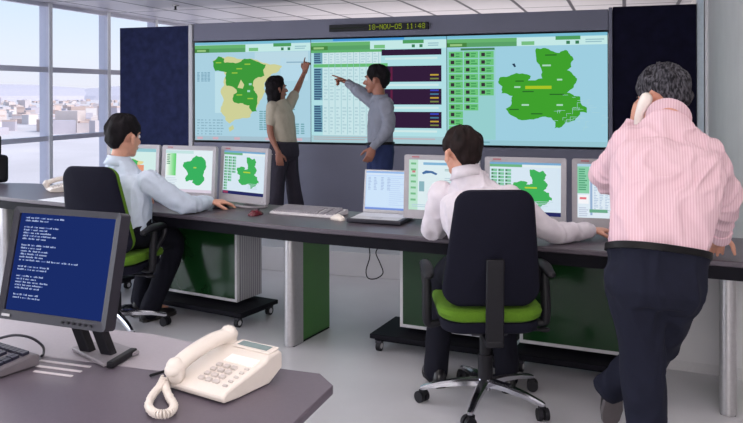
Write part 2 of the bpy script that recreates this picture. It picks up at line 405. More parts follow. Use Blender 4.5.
def draw_spain(d):
    toolbar(d, (170, 208, 224))
    d.rect(.53, .11, .98, .24, (186, 216, 228), 2); d.rect(.18, .30, .30, .72, (188, 222, 232), 2)
    d.rect(.75, .17, .98, .40, (182, 216, 232), 2)
    d.poly(ESP, (206, 208, 152), 3); d.poly(ESG, (62, 152, 60), 4); d.poly(MAD, (206, 208, 152), 5)
    for x, y in ((125,92),(215,118),(250,100),(215,225),(262,240),(195,135)):
        u, v = (x - 20) / 492, (y - 10) / 405; d.rect(u - .025, v, u + .025, v + .012, (150, 196, 70), 5)
    for x, y in ((262,180),(255,208)):
        u, v = (x - 20) / 492, (y - 10) / 405; d.rect(u - .012, v, u + .012, v + .02, (160, 214, 200), 5)
    d.poly([(.30, .13), (.34, .16), (.35, .12), (.31, .09)], (200, 206, 150), 5)
    for x in (30, 48, 62, 76): d.lines((x - 20) / 492, .30, (x - 8) / 492, .40, 7, (122, 164, 186), 3, .6, .2)
    for x0_, y0_, n in ((300, 290, 9), (318, 290, 9), (435, 245, 5), (450, 340, 5), (472, 340, 5)): d.lines((x0_ - 20) / 492, (y0_ - 10) / 405, (x0_ - 4) / 492, (y0_ - 10 + n * 9) / 405, n, (118, 168, 180), 3, .6, .2)
    for r_ in range(7): d.lines(.02 + .035 * r_, .78, .05 + .035 * r_, .95, 6, (140, 178, 196), 3, .4, .6)
    d.lines(.80, .20, .96, .24, 1, (140, 176, 198), 3, .3, .1)
    d.rect(0, .955, 1, 1, (164, 192, 206), 3)
    for u in (.02, .16, .35, .62, .88): d.rect(u, .965, u + .05, .99, (206, 176, 188), 4)
def draw_table(d):
    toolbar(d, (176, 222, 228))
    d.rect(.17, 0, .70, .02, (70, 150, 214), 3)
    d.rect(.0, .105, .56, .13, (96, 176, 110), 3); d.rect(.02, .24, .58, .272, (104, 186, 118), 3)
    d.rect(.09, .13, .53, .24, (204, 228, 232), 2); d.rect(.09, .272, .53, .93, (200, 228, 232), 2)
    for k in range(9):
        u = .10 + .047 * k
        d.rect(u + .036, .13, u + .040, .92, (150, 196, 204), 3)
        for v0, v1, n in ((.135, .235, 4), (.285, .60, 10), (.65, .91, 8)): d.lines(u, v0, u + .032, v1, n, (176, 208, 216), 3, .45, .7)
    for v0, v1, n in ((.13, .235, 5), (.28, .59, 13), (.64, .90, 11)):
        d.rect(.022, v0, .088, v1, (110, 160, 180), 3); d.lines(.025, v0, .086, v1, n, (54, 84, 118), 4, .55, .25)
    for v0, v1, u0 in ((.112, .168, .535), (.268, .418, .50), (.485, .632, .50), (.70, .852, .50)):
        d.rect(u0, v0, .965, v1, (50, 30, 58), 4)
        d.lines(.56, v1 + .012, .95, v1 + .045, 1, (206, 232, 232), 4, .6, .05)
        if v1 > .3:
            d.rect(.60, v0 + .01, .615, v1 - .01, (96, 34, 66), 5)
            for q, c in enumerate(((120, 130, 70), (190, 160, 60), (70, 120, 150), (60, 70, 190))):
                if q < 2 or v1 > .5: d.rect(.885, v1 - .035 * (q + 1), .945, v1 - .035 * (q + 1) + .014, c, 5)
    d.rect(0, .93, 1, 1, (168, 204, 212), 3)
    d.lines(.02, .94, .5, .98, 2, (180, 170, 176), 4, .4, .2); d.lines(.55, .94, .95, .97, 1, (190, 176, 184), 4, .4, .1)
def draw_region(d):
    toolbar(d, (158, 206, 224))
    d.rect(0, .125, .315, .95, (150, 206, 206), 2); d.rect(.09, .115, .31, .135, (70, 130, 86), 3)
    rows = (13, 8, 6)
    for c, u in enumerate((.012, .112, .212)):
        for r_ in range(rows[c]):
            v = .145 + .0685 * r_
            if v > .93: break
            d.rect(u, v, u + .092, v + .060, (108, 196, 122), 3)
            d.rect(u + .012, v + .014, u + .036, v + .046, (56, 46, 58), 4)
            d.lines(u + .045, v + .008, u + .088, v + .055, 2, (70, 156, 92), 4, .5, .5)
    d.poly(CLM, (64, 160, 46), 3)
    for x, y, w_ in ((385,130,30),(430,180,18),(282,205,22),(310,268,26),(430,268,22)): d.rect((x - 25) / 567 - w_ / 1134, (y - 22) / 393, (x - 25) / 567 + w_ / 1134, (y - 16) / 393, (170, 214, 190), 4)
    for x, y, w_ in ((400,95,40),(290,185,30),(320,222,40),(420,232,50),(270,285,34),(350,300,40)): d.rect((x - 25) / 567 - w_ / 1134, (y - 22) / 393, (x - 25) / 567 + w_ / 1134, (y - 18) / 393, (40, 104, 40), 4)
    d.rect((310 - 25) / 567, (204 - 22) / 393, (402 - 25) / 567, (215 - 22) / 393, (170, 196, 40), 4)
    for k in range(34):
        x = random.uniform(400, 590); y = random.uniform(235, 350)
        d.rect((x - 25) / 567, (y - 22) / 393, (x - 25 + random.uniform(8, 26)) / 567, (y - 21) / 393, (176, 214, 222), 4)
        if k % 2: d.rect((x - 25) / 567, (y - 22) / 393, (x - 23.8) / 567, (y - 22 + random.uniform(8, 26)) / 393, (166, 210, 214), 4)
    d.poly([(.42, .735), (.435, .705), (.445, .71), (.437, .74)], (40, 60, 84), 4)
    d.rect(0, .955, 1, 1, (150, 196, 208), 3); d.lines(.02, .96, .3, .985, 1, (120, 170, 180), 4, .6, .1)
SB = [-4.645, -3.219, -1.722, -.150]
big_screen(SB[0], SB[1], 'wall screen showing the map of Spain in green and beige', draw_spain)
big_screen(SB[1], SB[2], 'middle wall screen with a white data table and dark maroon boxes', draw_table)
big_screen(SB[2], SB[3], 'wall screen showing one large green region beside rows of green cells', draw_region)

# ---- LED date and time display on the band above the screens
FONT = {'0': '01110 10001 10001 10001 10001 10001 01110', '1': '00100 01100 00100 00100 00100 00100 01110', '4': '00010 00110 01010 10010 11111 00010 00010',
        '5': '11111 10000 11110 00001 00001 10001 01110', '8': '01110 10001 10001 01110 10001 10001 01110', 'N': '10001 11001 10101 10101 10011 10001 10001',
        'O': '01110 10001 10001 10001 10001 10001 01110', 'V': '10001 10001 10001 10001 10001 01010 00100', '-': '00000 00000 00000 11111 00000 00000 00000',
        ':': '00000 00100 00100 00000 00100 00100 00000', ' ': '00000 ' * 7}
a, c = (-2.990, 7.700, 2.154), (-1.906, 7.700, 2.248)
xw, xe = a[0], c[0]
g = thing('led_clock', 'black LED date and time display above the middle wall screen', 'clock', ((xw + xe) / 2, YP, 2.165))
W_ = xe - xw
MB().box((0, -.02, .035), (W_, .04, .072), M_BLACK).build('clock_housing', M_BLACK, g, bevel=.003)
mb = MB(); led = emit('led_green', (150, 168, 40), .8); led2 = emit('led_dim', (50, 58, 44), .7)
x = -W_ / 2 + W_ * .41; px = W_ * .57 / (15 * 6)
for ch in '18-NOV-05 11:48':
    for r_, row in enumerate(FONT[ch].split()):
        for q, bit in enumerate(row):
            if bit == '1': mb.box((x + q * px, -.041, .035 + (3 - r_) * .0078), (px * .85, .002, .0066), led)
    x += 6 * px
for k in range(60): mb.box((-W_ / 2 + W_ * (.02 + .36 * k / 60), -.041, .033), (.004, .002, .006), led2)
mb.build('led_text', None, g)

# ================================================================== the long control desk
DZ = .73
FRONT = [(-5.35, 4.95), (-4.5, 4.70), (-3.77, 4.55), (-2.61, 4.32), (-1.88, 4.15), (-1.03, 4.05), (-.383, 3.97), (.35, 3.885), (.72, 3.84)]
BACK = [(.72, 4.50), (.0, 4.58), (-1.0, 4.70), (-1.9, 4.83), (-2.6, 4.98), (-3.4, 5.14), (-4.0, 5.32), (-4.5, 5.47), (-4.9, 5.50), (-5.25, 5.42), (-5.45, 5.25), (-5.48, 5.08)]
def smooth_line(pts, n=5):
    out = []
    for i in range(len(pts) - 1):
        a = Vector(pts[max(i - 1, 0)]); b = Vector(pts[i]); c = Vector(pts[i + 1]); d = Vector(pts[min(i + 2, len(pts) - 1)])
        for k in range(n):
            t = k / n
            p = .5 * ((2 * b) + (c - a) * t + (2 * a - 5 * b + 4 * c - d) * t * t + (3 * b - a - 3 * c + d) * t ** 3); out.append((p.x, p.y))
    return out + [pts[-1]]
desk = thing('control_desk', 'long curved control desk carrying the row of monitors in front of the video wall', 'desk', (-1.9, 4.5, 0))
off = Vector((-1.9, 4.5))
loc = lambda L: [(x - off.x, y - off.y) for x, y in L]
FS, BS = smooth_line(FRONT), smooth_line(BACK)
mb = MB().prism(loc(FS + BS), DZ - .028, DZ, M_TOP)
mb.build('worktop', M_TOP, desk, bevel=.006)
def inset(L, d):
    out = []
    for i, p in enumerate(L):
        a, b = Vector(L[max(i - 1, 0)]), Vector(L[min(i + 1, len(L) - 1)]); t = (b - a).normalized()
        out.append((p[0] - t.y * d, p[1] + t.x * d))
    return out
ap = inset(FS, .012); ap2 = inset(FS, .05)
MB().prism(loc(ap + ap2[::-1]), DZ - .09, DZ - .026, M_EDGE).build('front_apron', M_EDGE, desk, smooth=True)
back_m = mat('modesty_panel_paint', (196, 194, 198), .55, 0, .03, 5)
bl = [p for p in BS if p[0] > -.12]
bl1, bl2 = inset(bl, .03), inset(bl, .055)
MB().prism(loc(bl1 + bl2[::-1]), .055, DZ - .03, back_m).prism(loc(bl1 + bl2[::-1]), .0, .055, M_ALU_PAINT).build('back_panel', None, desk, smooth=True)
def desk_leg(x, y, ang):
    """aluminium half-round nose in front of a green board"""
    g = empty('leg', (x - off.x, y - off.y, 0), ang, desk)
    nose = [(.037 * math.cos(R(a)), .012 + .045 * math.sin(R(a))) for a in range(180, 361, 15)]
    nose = [(-.037, .09)] + nose + [(.037, .09)]
    MB().prism(nose, .004, DZ - .085, M_ALU).build('leg_nose', M_ALU, g, smooth=True)
    MB().box((0, .255, .325), (.06, .33, .635), M_GREEN).box((0, .24, .668), (.05, .36, .06), M_EDGE).build('leg_board', None, g, bevel=.004)
    MB().box((0, .2, .004), (.066, .42, .008), M_EDGE).build('leg_foot', M_EDGE, g)
    return g
desk_leg(-1.90, 4.235, R(-9)); desk_leg(.455, 3.945, R(-6)); desk_leg(-4.55, 4.80, R(-14))

# wheeled cabinets with green glass fronts
def cabinet(x, y, ang, w, label, ol=.06, orr=.08):
    g = thing('computer_cabinet', label, 'cabinet', (x, y, 0), ang, 'wheeled computer cabinets under the control desk')
    d = .25
    rib = striped('ribbed_silver_side', (176, 172, 178), (132, 128, 138), .5, 14, 'Y', (.3, .7), .3)
    MB().box((0, d / 2 + .012, .37), (w, d - .024, .49), rib).build('cabinet_body', rib, g, bevel=.004)
    fr = empty('door', (0, 0, .37), 0, g)
    mb = MB(); t = .018
    mb.box((0, 0, .245 - t / 2), (w, .026, t)).box((0, 0, -.245 + t / 2), (w, .026, t)).box((w / 2 - t / 2, 0, 0), (t, .026, .49 - 2 * t)).box((-w / 2 + t / 2, 0, 0), (t, .026, .49 - 2 * t))
    mb.build('door_frame', M_ALU_PAINT, fr)
    MB().box((0, -.002, 0), (w - 2 * t, .02, .49 - 2 * t), M_GREEN_DARK).build('door_panel', M_GREEN_DARK, fr)
    MB().box(((orr - ol) / 2, .055, .088), (w + ol + orr, .39, .028), M_EDGE).box(((orr - ol) / 2, .055, .066), (w + ol + orr - .04, .34, .016), M_EDGE).build('trolley_base', M_EDGE, g, bevel=.004)
    for sx in (-1, 1):
        for yy in (-.11, .215):
            c = empty('caster', ((w / 2 + orr - .05 if sx > 0 else -w / 2 - ol + .05), yy, 0), 0, g)
            MB().cyl((-.013, 0, .03), (.013, 0, .03), .03, M_BLACK).cyl((-.015, 0, .03), (.015, 0, .03), .016, M_ALU_PAINT).build('wheel', None, c, smooth=True)
            MB().box((0, 0, .056), (.036, .04, .014), M_DARK).build('fork', M_DARK, c)
    return g
cabinet(-2.755, 4.665, R(-12), .655, 'green-fronted wheeled cabinet beside the man in the pale blue shirt, left of the desk leg', .05, .14)
cabinet(-.945, 4.375, R(-6.5), .64, 'green-fronted wheeled cabinet beneath the laptop end, left of the man in the white shirt', .14, .02)
cabinet(-.235, 4.295, R(-6.5), .64, 'green-fronted wheeled cabinet in front of the man with the phone', .02, .06)
cabinet(-4.05, 4.98, R(-14), .64, 'green-fronted wheeled cabinet under the rounded window end of the desk')

# flat monitors on the desk
def monitor(x, y, ang, label, draw):
    g = thing('desk_monitor', label, 'monitor', (x, y, DZ), ang, 'grey flat monitors along the control desk')
    W, H = .455, .375; z0 = .035
    tilt = R(-4)
    h = empty('screen_head', (0, 0, z0), 0, g); h.rotation_euler = (tilt, 0, 0)
    out = rrect(W, H, .012, 4)
    mb = MB(); n = len(out)
    bz = .028
    inn = [(min(max(a, -W / 2 + bz), W / 2 - bz), min(max(b_, bz + .022), H - bz)) for a, b_ in out]
    rings = [[Vector((a, 0, b_)) for a, b_ in inn], [Vector((a, -.006, b_)) for a, b_ in inn], [Vector((a, -.010, b_)) for a, b_ in out], [Vector((a, .012, b_)) for a, b_ in out],
             [Vector((a * .97, .032, .01 + b_ * .955)) for a, b_ in out], [Vector((a * .6, .058, H * .2 + b_ * .6)) for a, b_ in out]]
    mb.rings(rings, M_BEZEL); mb.build('housing', M_BEZEL, h, smooth=True)
    w, hh = W - 2 * bz - .002, H - 2 * bz - .024
    d = Disp(w, hh, 1.0); draw(d); d.mb.build('display', None, h, loc=(0, -.0045, bz + .023))
    MB().box((-W / 2 + .07, -.0105, H - .013), (.045, .002, .006), mat('maker_mark_red', (170, 80, 90), .5)).build('badge', None, h)
    MB().cyl((W / 2 - .03, -.0105, .02), (W / 2 - .03, -.013, .02), .007, M_ALU_PAINT).build('power_button', M_ALU_PAINT, h)
    MB().box((0, .075, .08), (.09, .035, .16), M_BEZEL).build('stand_neck', M_BEZEL, g, bevel=.008)
    mb = MB(); mb.prism([(.125 * math.cos(R(a)), .085 + .095 * math.sin(R(a))) for a in range(0, 360, 12)], 0, .016, M_BEZEL); mb.build('stand_foot', M_BEZEL, g, bevel=.004)
    return g
def d_cyl(d):
    d.rect(0, 0, 1, 1, (226, 238, 244), 1); d.rect(.0, .02, .6, .09, (196, 226, 226), 2)
    for i in range(7): d.rect(.02 + .03 * i, .09, .05 + .03 * i, .62, (236 - 22 * i, 246 - 6 * i, 238 - 20 * i), 2)
    d.lines(.03, .10, .10, .36, 6, (96, 150, 120), 3, .5, .3); d.poly(CYL, (58, 176, 96), 3)
    d.rect(.61, .40, .67, .43, (180, 210, 90), 4); d.lines(.03, .66, .3, .85, 5, (190, 206, 220), 3, .3, .3); d.rect(0, .93, 1, 1, (216, 206, 222), 3); d.rect(.01, .94, .06, .99, (214, 90, 110), 4)
def d_clm(d):
    d.rect(0, 0, 1, 1, (214, 230, 242), 1); d.rect(0, 0, 1, .04, (120, 170, 210), 2); d.rect(0, .04, .46, .09, (110, 178, 130), 2); d.rect(.46, .04, 1, .09, (224, 236, 238), 2)
    for c, u in enumerate((.02, .12, .22)):
        for r_ in range((12, 9, 6)[c]): d.rect(u, .13 + .066 * r_, u + .085, .13 + .066 * r_ + .05, (128, 196, 160), 2); d.rect(u + .008, .14 + .066 * r_, u + .03, .165 + .066 * r_, (70, 80, 80), 3)
    d.poly(CLM, (66, 176, 92), 3); d.rect(.5, .46, .67, .49, (180, 206, 60), 4)
    d.lines(.62, .72, .9, .86, 5, (190, 214, 224), 4, .3, .5); d.rect(.0, .925, 1, 1, (40, 44, 96), 3); d.rect(.02, .935, .14, .985, (150, 60, 90), 4)
def d_form(d):
    d.rect(0, 0, 1, 1, (220, 236, 240), 1); d.rect(.0, .0, .14, 1, (190, 226, 208), 2); d.rect(.22, .05, 1, .1, (130, 180, 214), 2)
    for r_ in range(7): d.rect(.03, .06 + .12 * r_, .11, .1 + .12 * r_, (120, 190, 140), 3)
    d.poly([(.2, .74), (.26, .79), (.36, .78), (.44, .73), (.42, .70), (.34, .74), (.27, .73), (.22, .71)], (70, 110, 160), 3)
    d.rect(.05, .22, .1, .26, (210, 120, 130), 4); d.lines(.55, .17, .66, .22, 2, (130, 170, 170), 3); d.rect(.16, .43, .24, .63, (140, 180, 190), 3)
    d.lines(.55, .34, .95, .8, 12, (180, 204, 216), 3, .35); d.lines(.05, .88, .9, .95, 2, (180, 206, 220), 3, .4)
def d_sheet(d):
    d.rect(0, 0, 1, 1, (222, 234, 244), 1); d.rect(.0, .0, .16, .55, (140, 206, 170), 2); d.rect(0, .0, 1, .05, (170, 206, 226), 3)
    d.lines(.02, .08, .13, .5, 10, (80, 160, 120), 3, .5, .3); d.rect(.17, .12, .2, .95, (150, 176, 210), 2)
    for k in range(10): d.lines(.22 + .075 * k, .12, .22 + .075 * k + .06, .9, 26, (168, 190, 216), 2, .4, .7)
    d.rect(.01, .58, .15, .74, (244, 244, 248), 3); d.rect(.03, .62, .12, .66, (226, 120, 130), 4); d.rect(.16, .84, .4, .9, (110, 170, 140), 4); d.lines(.02, .8, .15, .98, 5, (190, 200, 220), 3)
def d_spain(d):
    d.rect(0, 0, 1, 1, (210, 236, 232), 1); d.rect(0, 0, 1, .08, (150, 200, 210), 2)
    d.poly(outline_move(ESP, .9, .8, .06, .08), (226, 214, 150), 3); d.poly(outline_move(ESG, .9, .8, .06, .08), (70, 180, 100), 4)
    d.rect(.55, .4, .75, .62, (226, 150, 120), 5)
MON = [(-3.395, 4.79, R(-2), 'grey flat monitor half hidden behind the seated man in pale blue', d_spain),
       (-2.912, 4.755, R(-5), 'grey flat monitor with a rounded green region map above the hand on the mouse', d_cyl),
       (-2.468, 4.725, R(-19), 'grey flat monitor turned aside, green map and dark bottom bar, beside the woman', d_clm),
       (-1.02, 4.42, R(-2), 'grey flat monitor beside the laptop with a small car-like blue drawing', d_form),
       (-.535, 4.40, R(-1), 'grey flat monitor with a large green region map right of the white-shirted man', d_clm),
       (-.05, 4.42, R(3), 'grey flat monitor with a spreadsheet, partly behind the man in pink', d_sheet)]
for a_ in MON: monitor(*a_)

# laptop
g = thing('laptop', 'open silver laptop with a bright pale blue screen on the control desk', 'laptop', (-1.405, 4.475, DZ), R(-3))
MB().box((0, 0, .016), (.345, .27, .024), M_DARK).build('base', M_DARK, g, bevel=.006)
MB().box((0, .04, .029), (.31, .13, .004), mat('laptop_keys', (206, 204, 210), .5)).build('keyboard', None, g)
MB().box((0, -.075, .029), (.30, .09, .003), M_ALU_PAINT).box((0, -.075, .0308), (.07, .05, .001), M_BEZEL).build('palm_rest', None, g)
h = empty('lid', (0, .135, .03), 0, g); h.rotation_euler = (R(-8), 0, 0)
MB().box((0, .006, .13), (.345, .012, .27), M_ALU_PAINT).build('lid_shell', M_ALU_PAINT, h, bevel=.005)
d = Disp(.318, .238); d.rect(0, 0, 1, 1, (196, 220, 250), 1); d.rect(0, 0, 1, .05, (150, 186, 234), 2); d.rect(.0, .05, 1, .10, (214, 230, 248), 2); d.rect(.02, .13, .98, .93, (206, 228, 250), 2)
for u in (.05, .17, .32, .45): d.lines(u, .15, u + .07, .5, 9, (168, 190, 226), 3, .5)
d.lines(.5, .15, .95, .9, 14, (190, 212, 244), 3, .3, .6); d.rect(0, .95, 1, 1, (120, 150, 220), 3)
d.mb.build('display', None, h, loc=(0, -.0006, .018))

def keyboard(name, label, x, y, z, rz, W, D, body, keym, group=None):
    g = thing(name, label, 'keyboard', (x, y, z), rz, group)
    prof = [(-D / 2, 0), (-D / 2, .012), (-D / 2 + .01, .016), (D / 2 - .02, .034), (D / 2, .03), (D / 2, .0)]
    mb = MB(); mb.rings([[Vector((sx, a, b_)) for a, b_ in prof] for sx in (-W / 2, W / 2)], body)
    mb.build('case', body, g, bevel=.004)
    kb = MB(); rows = 6; kd = (D - .045) / rows
    for r_ in range(rows):
        yy = -D / 2 + .02 + kd * (r_ + .5) + (.006 if r_ == 5 else 0); zz = .016 + (yy + D / 2 - .01) * .018 / (D - .03)
        x_ = -W / 2 + .015
        while x_ < W / 2 - .03:
            wd = .0185
            if r_ == 0 and abs(x_ + W * .14) < W * .12 : wd = W * .22
            if r_ < 5 and (abs(x_ - W * .215) < .008 or abs(x_ - W * .33) < .008): x_ += .012; continue
            if x_ + wd > W / 2 - .012: break
            kb.box((x_ + wd / 2, yy, zz + .004), (wd - .003, kd - .003, .009), keym, M=Matrix.Rotation(.1, 3, 'X')); x_ += wd
    kb.build('keys', keym, g)
    return g
def mouse(label, x, y, rz, m_, z=DZ, s=1.0, top=None):
    g = thing('computer_mouse', label, 'mouse', (x, y, z), rz)
    mb = MB()
    prof = [(-.055, .010, .002), (-.05, .024, .022), (-.03, .031, .034), (0, .032, .037), (.03, .030, .030), (.05, .024, .018), (.058, .010, .004)]
    rings = []
    for yy, hw, ht in prof:
        rings.append([Vector((hw * math.cos(R(a)) * s, yy * s, max(0, ht * math.sin(R(a))) * s)) for a in range(-20, 201, 20)])
    mb.rings(rings, m_); mb.build('mouse_shell', m_, g, smooth='all')
    MB().box((0, .03 * s, .0325 * s), (.006 * s, .018 * s, .008 * s), top or M_DARK).build('scroll_wheel', None, g)
    return g

p = (-1.946, 4.655, 0.745)
keyboard('desk_keyboard', 'long pale grey keyboard on the control desk beside the laptop', -1.93, 4.60, DZ, R(-7), .47, .20, mat('keyboard_grey', (198, 193, 197), .5), mat('keyboard_keys_grey', (148, 143, 150), .55))
mouse('small dark red and black mouse on the desk below the turned monitor', *(-2.238, 4.463), R(-10), mat('mouse_dark_red', (92, 20, 34), .25))
mouse('pale cream mouse in front of the laptop corner', *(-1.671, 4.440), R(60), M_CREAM, s=.95, top=M_BEZEL)
p = (-4.005, 4.656, 0.731)
g = tag(MB().box((0, 0, .001), (.30, .21, .002), mat('highlight_white', (240, 240, 244), .6)).build('edge_highlight', None, None, loc=(-3.92, 4.70, DZ), rz=R(-12)), 'white slip standing for a highlight on the desk edge near the windows', 'highlight')  # thin white slip added as a painted highlight along the desk edge
# loop of cable under the desk, hanging from the apron
pts = [(-1.400, 4.190, 0.661), (-1.382, 4.190, 0.582), (-1.405, 4.190, 0.495), (-1.393, 4.190, 0.450), (-1.345, 4.190, 0.451), (-1.304, 4.190, 0.485), (-1.322, 4.190, 0.541), (-1.346, 4.190, 0.596), (-1.328, 4.190, 0.637), (-1.310, 4.190, 0.672)]
pts[0] = Vector(pts[0]); pts[0].z = DZ - .033; pts[-1] = Vector(pts[-1]); pts[-1].z = DZ - .033
o = MB().sweep(pts, .0035, M_BLACK, seg=8).build('hanging_cable', M_BLACK, None, smooth='all'); tag(o, 'thin dark cable looping down beneath the desk under the laptop', 'cable')

# ---- left end of the desk: dark loudspeaker
p = (-5.174, 5.410, 0.740)
g = thing('loudspeaker', 'slim black desk loudspeaker at the window end of the control desk', 'loudspeaker', (p[0] - .02, p[1] - .02, DZ), R(-30))
MB().box((0, 0, .13), (.15, .16, .24), M_BLACK).build('lower_cabinet', M_BLACK, g, bevel=.03)
MB().box((-.02, 0, .33), (.07, .07, .17), M_BLACK).build('upper_cabinet', M_BLACK, g, bevel=.012)
MB().cyl((0, -.082, .13), (0, -.078, .13), .05, M_DARK).build('speaker_cone', M_DARK, g, smooth=True)

# ================================================================== office chairs
def office_chair(x, y, rz, label):
    g = thing('office_chair', label, 'chair', (x, y, 0), rz, 'office chairs at the control desk')
    bend = lambda tilt, dep: (lambda p: (p.x, p.y - .22 - (p.z - .52) * tilt + dep * (p.x / .2) ** 2 + .02 * math.cos((p.z - .55) * 9), p.z))
    out = rrect(.455, .55, .085, 7, 0, .52, top=.365, rt=.075)
    MB().pillow(out, .034, M_CHAIRBLACK, bend(.14, .035)).build('backrest', M_CHAIRBLACK, g, smooth=True)
    out2 = rrect(.445, .54, .085, 7, 0, .525, top=.355, rt=.075)
    MB().pillow(out2, .05, M_CHAIRGREEN, lambda p: (lambda q: (q[0], q[1] + .036, q[2]))(bend(.14, .035)(p))).build('back_cushion', M_CHAIRGREEN, g, smooth=True)
    seat = rrect(.49, .47, .10, 7)
    MB().pillow(seat, .060, M_CHAIRGREEN, lambda p: (p.x, p.z - .225, .475 - p.y + .015 * (p.x / .24) ** 2 - (.03 * max(0, (p.z - .33) / .14) ** 2))).build('seat', M_CHAIRGREEN, g, smooth=True)
    MB().pillow(rrect(.46, .44, .10, 7), .06, M_CHAIRBLACK, lambda p: (p.x, p.z - .215, .425 - p.y)).build('seat_pan', M_CHAIRBLACK, g, smooth=True)
    mb = MB(); mb.box((0, -.277, .56), (.082, .022, .40), M_BLACK, M=Matrix.Rotation(.06, 3, 'X')); mb.box((0, -.17, .372), (.082, .22, .03), M_BLACK)
    mb.box((0, -.02, .385), (.17, .22, .04), M_DARK)
    mb.build('back_support', M_BLACK, g, bevel=.006)
    MB().cyl((.09, -.05, .375), (.27, -.05, .37), .008, M_BLACK).ball((.275, -.05, .37), (.03, .02, .012), M_BLACK).build('tilt_lever', M_BLACK, g, smooth=True)
    MB().cyl((0, 0, .10), (0, 0, .40), .028, M_BLACK).cyl((0, 0, .10), (0, 0, .24), .036, M_BLACK).build('gas_column', M_BLACK, g, smooth=True)
    MB().cyl((0, 0, .075), (0, 0, .125), .042, M_CHROME, r1=.036).build('base_hub', M_CHROME, g, smooth=True)
    for k in range(5):
        a = R(90 + 72 * k + 14); c, s_ = math.cos(a), math.sin(a)
        mb = MB(); rings = []
        for q, zz, hw, hh in ((.03, .108, .024, .018), (.12, .105, .022, .015), (.22, .092, .017, .012), (.30, .073, .014, .010), (.315, .070, .010, .006)):
            rings.append([Vector((q * c - hw * s_ * u, q * s_ + hw * c * u, zz + hh * v)) for u, v in ((-1, -1), (1, -1), (1, .4), (.6, 1), (-.6, 1), (-1, .4))])
        mb.rings(rings, M_CHROME); leg = mb.build('base_arm', M_CHROME, g, smooth=True)
        e_ = empty('caster', (.30 * c, .30 * s_, 0), a + .8, leg)
        MB().cyl((-.026, -.01, .028), (-.006, -.01, .028), .028, M_BLACK).cyl((.006, -.01, .028), (.026, -.01, .028), .028, M_BLACK).box((0, 0, .05), (.03, .03, .024), M_BLACK).build('caster_wheel', M_BLACK, leg, smooth=True, loc=e_.location, rot=e_.rotation_euler)
        bpy.data.objects.remove(e_)
    for sx in (-1, 1):
        ar = empty('armrest', (sx * .285, 0, 0), 0, g)
        MB().sweep([(-sx * .07, -.03, .405), (-sx * .01, -.04, .40), (0, -.04, .44), (0, -.03, .55), (0, -.02, .64)], [.018, .02, .024, .024, .02], M_BLACK, seg=10, up=(0, 1, 0)).build('armrest_post', M_BLACK, ar, smooth='all')
        MB().sweep([(0, -.14, .655), (0, -.04, .668), (0, .07, .665), (0, .11, .645), (0, .09, .59), (0, .05, .56), (0, 0, .52)], [.024, .03, .028, .022, .018, .016, .016], M_BLACK, seg=10, up=(0, 0, 1), flat=.75).build('armrest_loop', M_BLACK, ar, smooth='all')
    return g
office_chair(-.645, 3.735, R(19), 'black and green office chair under the man in the white shirt')
office_chair(-3.09, 4.185, R(4), 'black and green office chair holding the man in pale blue near the windows')

# ================================================================== foreground desks and what stands on them
fd = thing('reception_desk', 'near dark grey desk with a clipped corner carrying the cream telephone', 'desk', (-1.6, 1.45, 0))
P_ = [(-2.9, 1.868), (-1.185, 1.868), (-1.165, 1.995), (-.80, 1.985), (-.735, 1.915), (-.750, 1.10), (-2.9, 1.10)]
MB().prism([(x + 1.6, y - 1.45) for x, y in P_], DZ - .025, DZ, M_FOREDESK).build('worktop', M_FOREDESK, fd, bevel=.003)
for x, y in ((-1.0, 1.2), (-2.8, 1.2), (-1.05, 1.75), (-2.8, 1.75)):
    MB().cyl((x + 1.6, y - 1.45, 0), (x + 1.6, y - 1.45, DZ - .025), .03, M_ALU).build('leg', M_ALU, fd, smooth=True)
gs = mat('pale_grommet_strip', (206, 198, 202), .4)
for x0, x1, y in ((-1.61, -1.437, 1.832), (-1.59, -1.437, 1.793), (-1.565, -1.437, 1.756)):
    MB().box(((x0 + x1) / 2 + 1.6, y - 1.45, DZ + .0012), (x1 - x0, .009, .0024), gs).build('cable_slot', gs, fd)
ld = thing('side_desk', 'pale grey desk strip adjoining the near dark desk on its far side', 'desk', (-2.0, 2.0, 0))
MB().prism([(-.9, -.128), (.80, -.128), (.815, .02), (.74, .115), (.55, .152), (-.9, .152)], DZ - .026, DZ - .001, M_FORELIGHT).build('worktop', M_FORELIGHT, ld, bevel=.003)
for x in (-.7, .6): MB().box((x, .01, (DZ - .026) / 2), (.06, .16, DZ - .026), M_ALU_PAINT).build('leg', M_ALU_PAINT, ld)

# near monitor with terminal text
yaw, tilt = -.062, .221; C0 = Vector((-1.534, 1.828, 1.0096))
g = thing('terminal_monitor', 'dark framed monitor with white text on a blue screen on the near desk', 'monitor', (C0.x, C0.y, DZ), yaw)
h = empty('screen_head', (0, 0, C0.z - DZ), 0, g); h.rotation_euler = (-tilt, 0, 0)
W, H = .392, .322
out = rrect(W, H, .012, 4, 0, -H / 2)
inn = [(min(max(a, -W / 2 + .02), W / 2 - .02), min(max(b_, -H / 2 + .026), H / 2 - .018)) for a, b_ in out]
mb = MB(); mb.rings([[Vector((a, 0, b_)) for a, b_ in inn], [Vector((a, -.008, b_)) for a, b_ in inn], [Vector((a, -.012, b_)) for a, b_ in out], [Vector((a, .030, b_)) for a, b_ in out],
    [Vector((a * .96, .04, b_ * .96)) for a, b_ in out], [Vector((a * .55, .062, b_ * .55)) for a, b_ in out]], M_DARK)
mb.build('housing', M_DARK, h, smooth=True)
w, hh = W - .04, H - .044
d = Disp(w, hh, 1.0); d.rect(0, 0, 1, 1, (26, 44, 104), 1)
txt = screen_col((190, 206, 240), 1.0); txt2 = screen_col((120, 140, 196), 1.0)
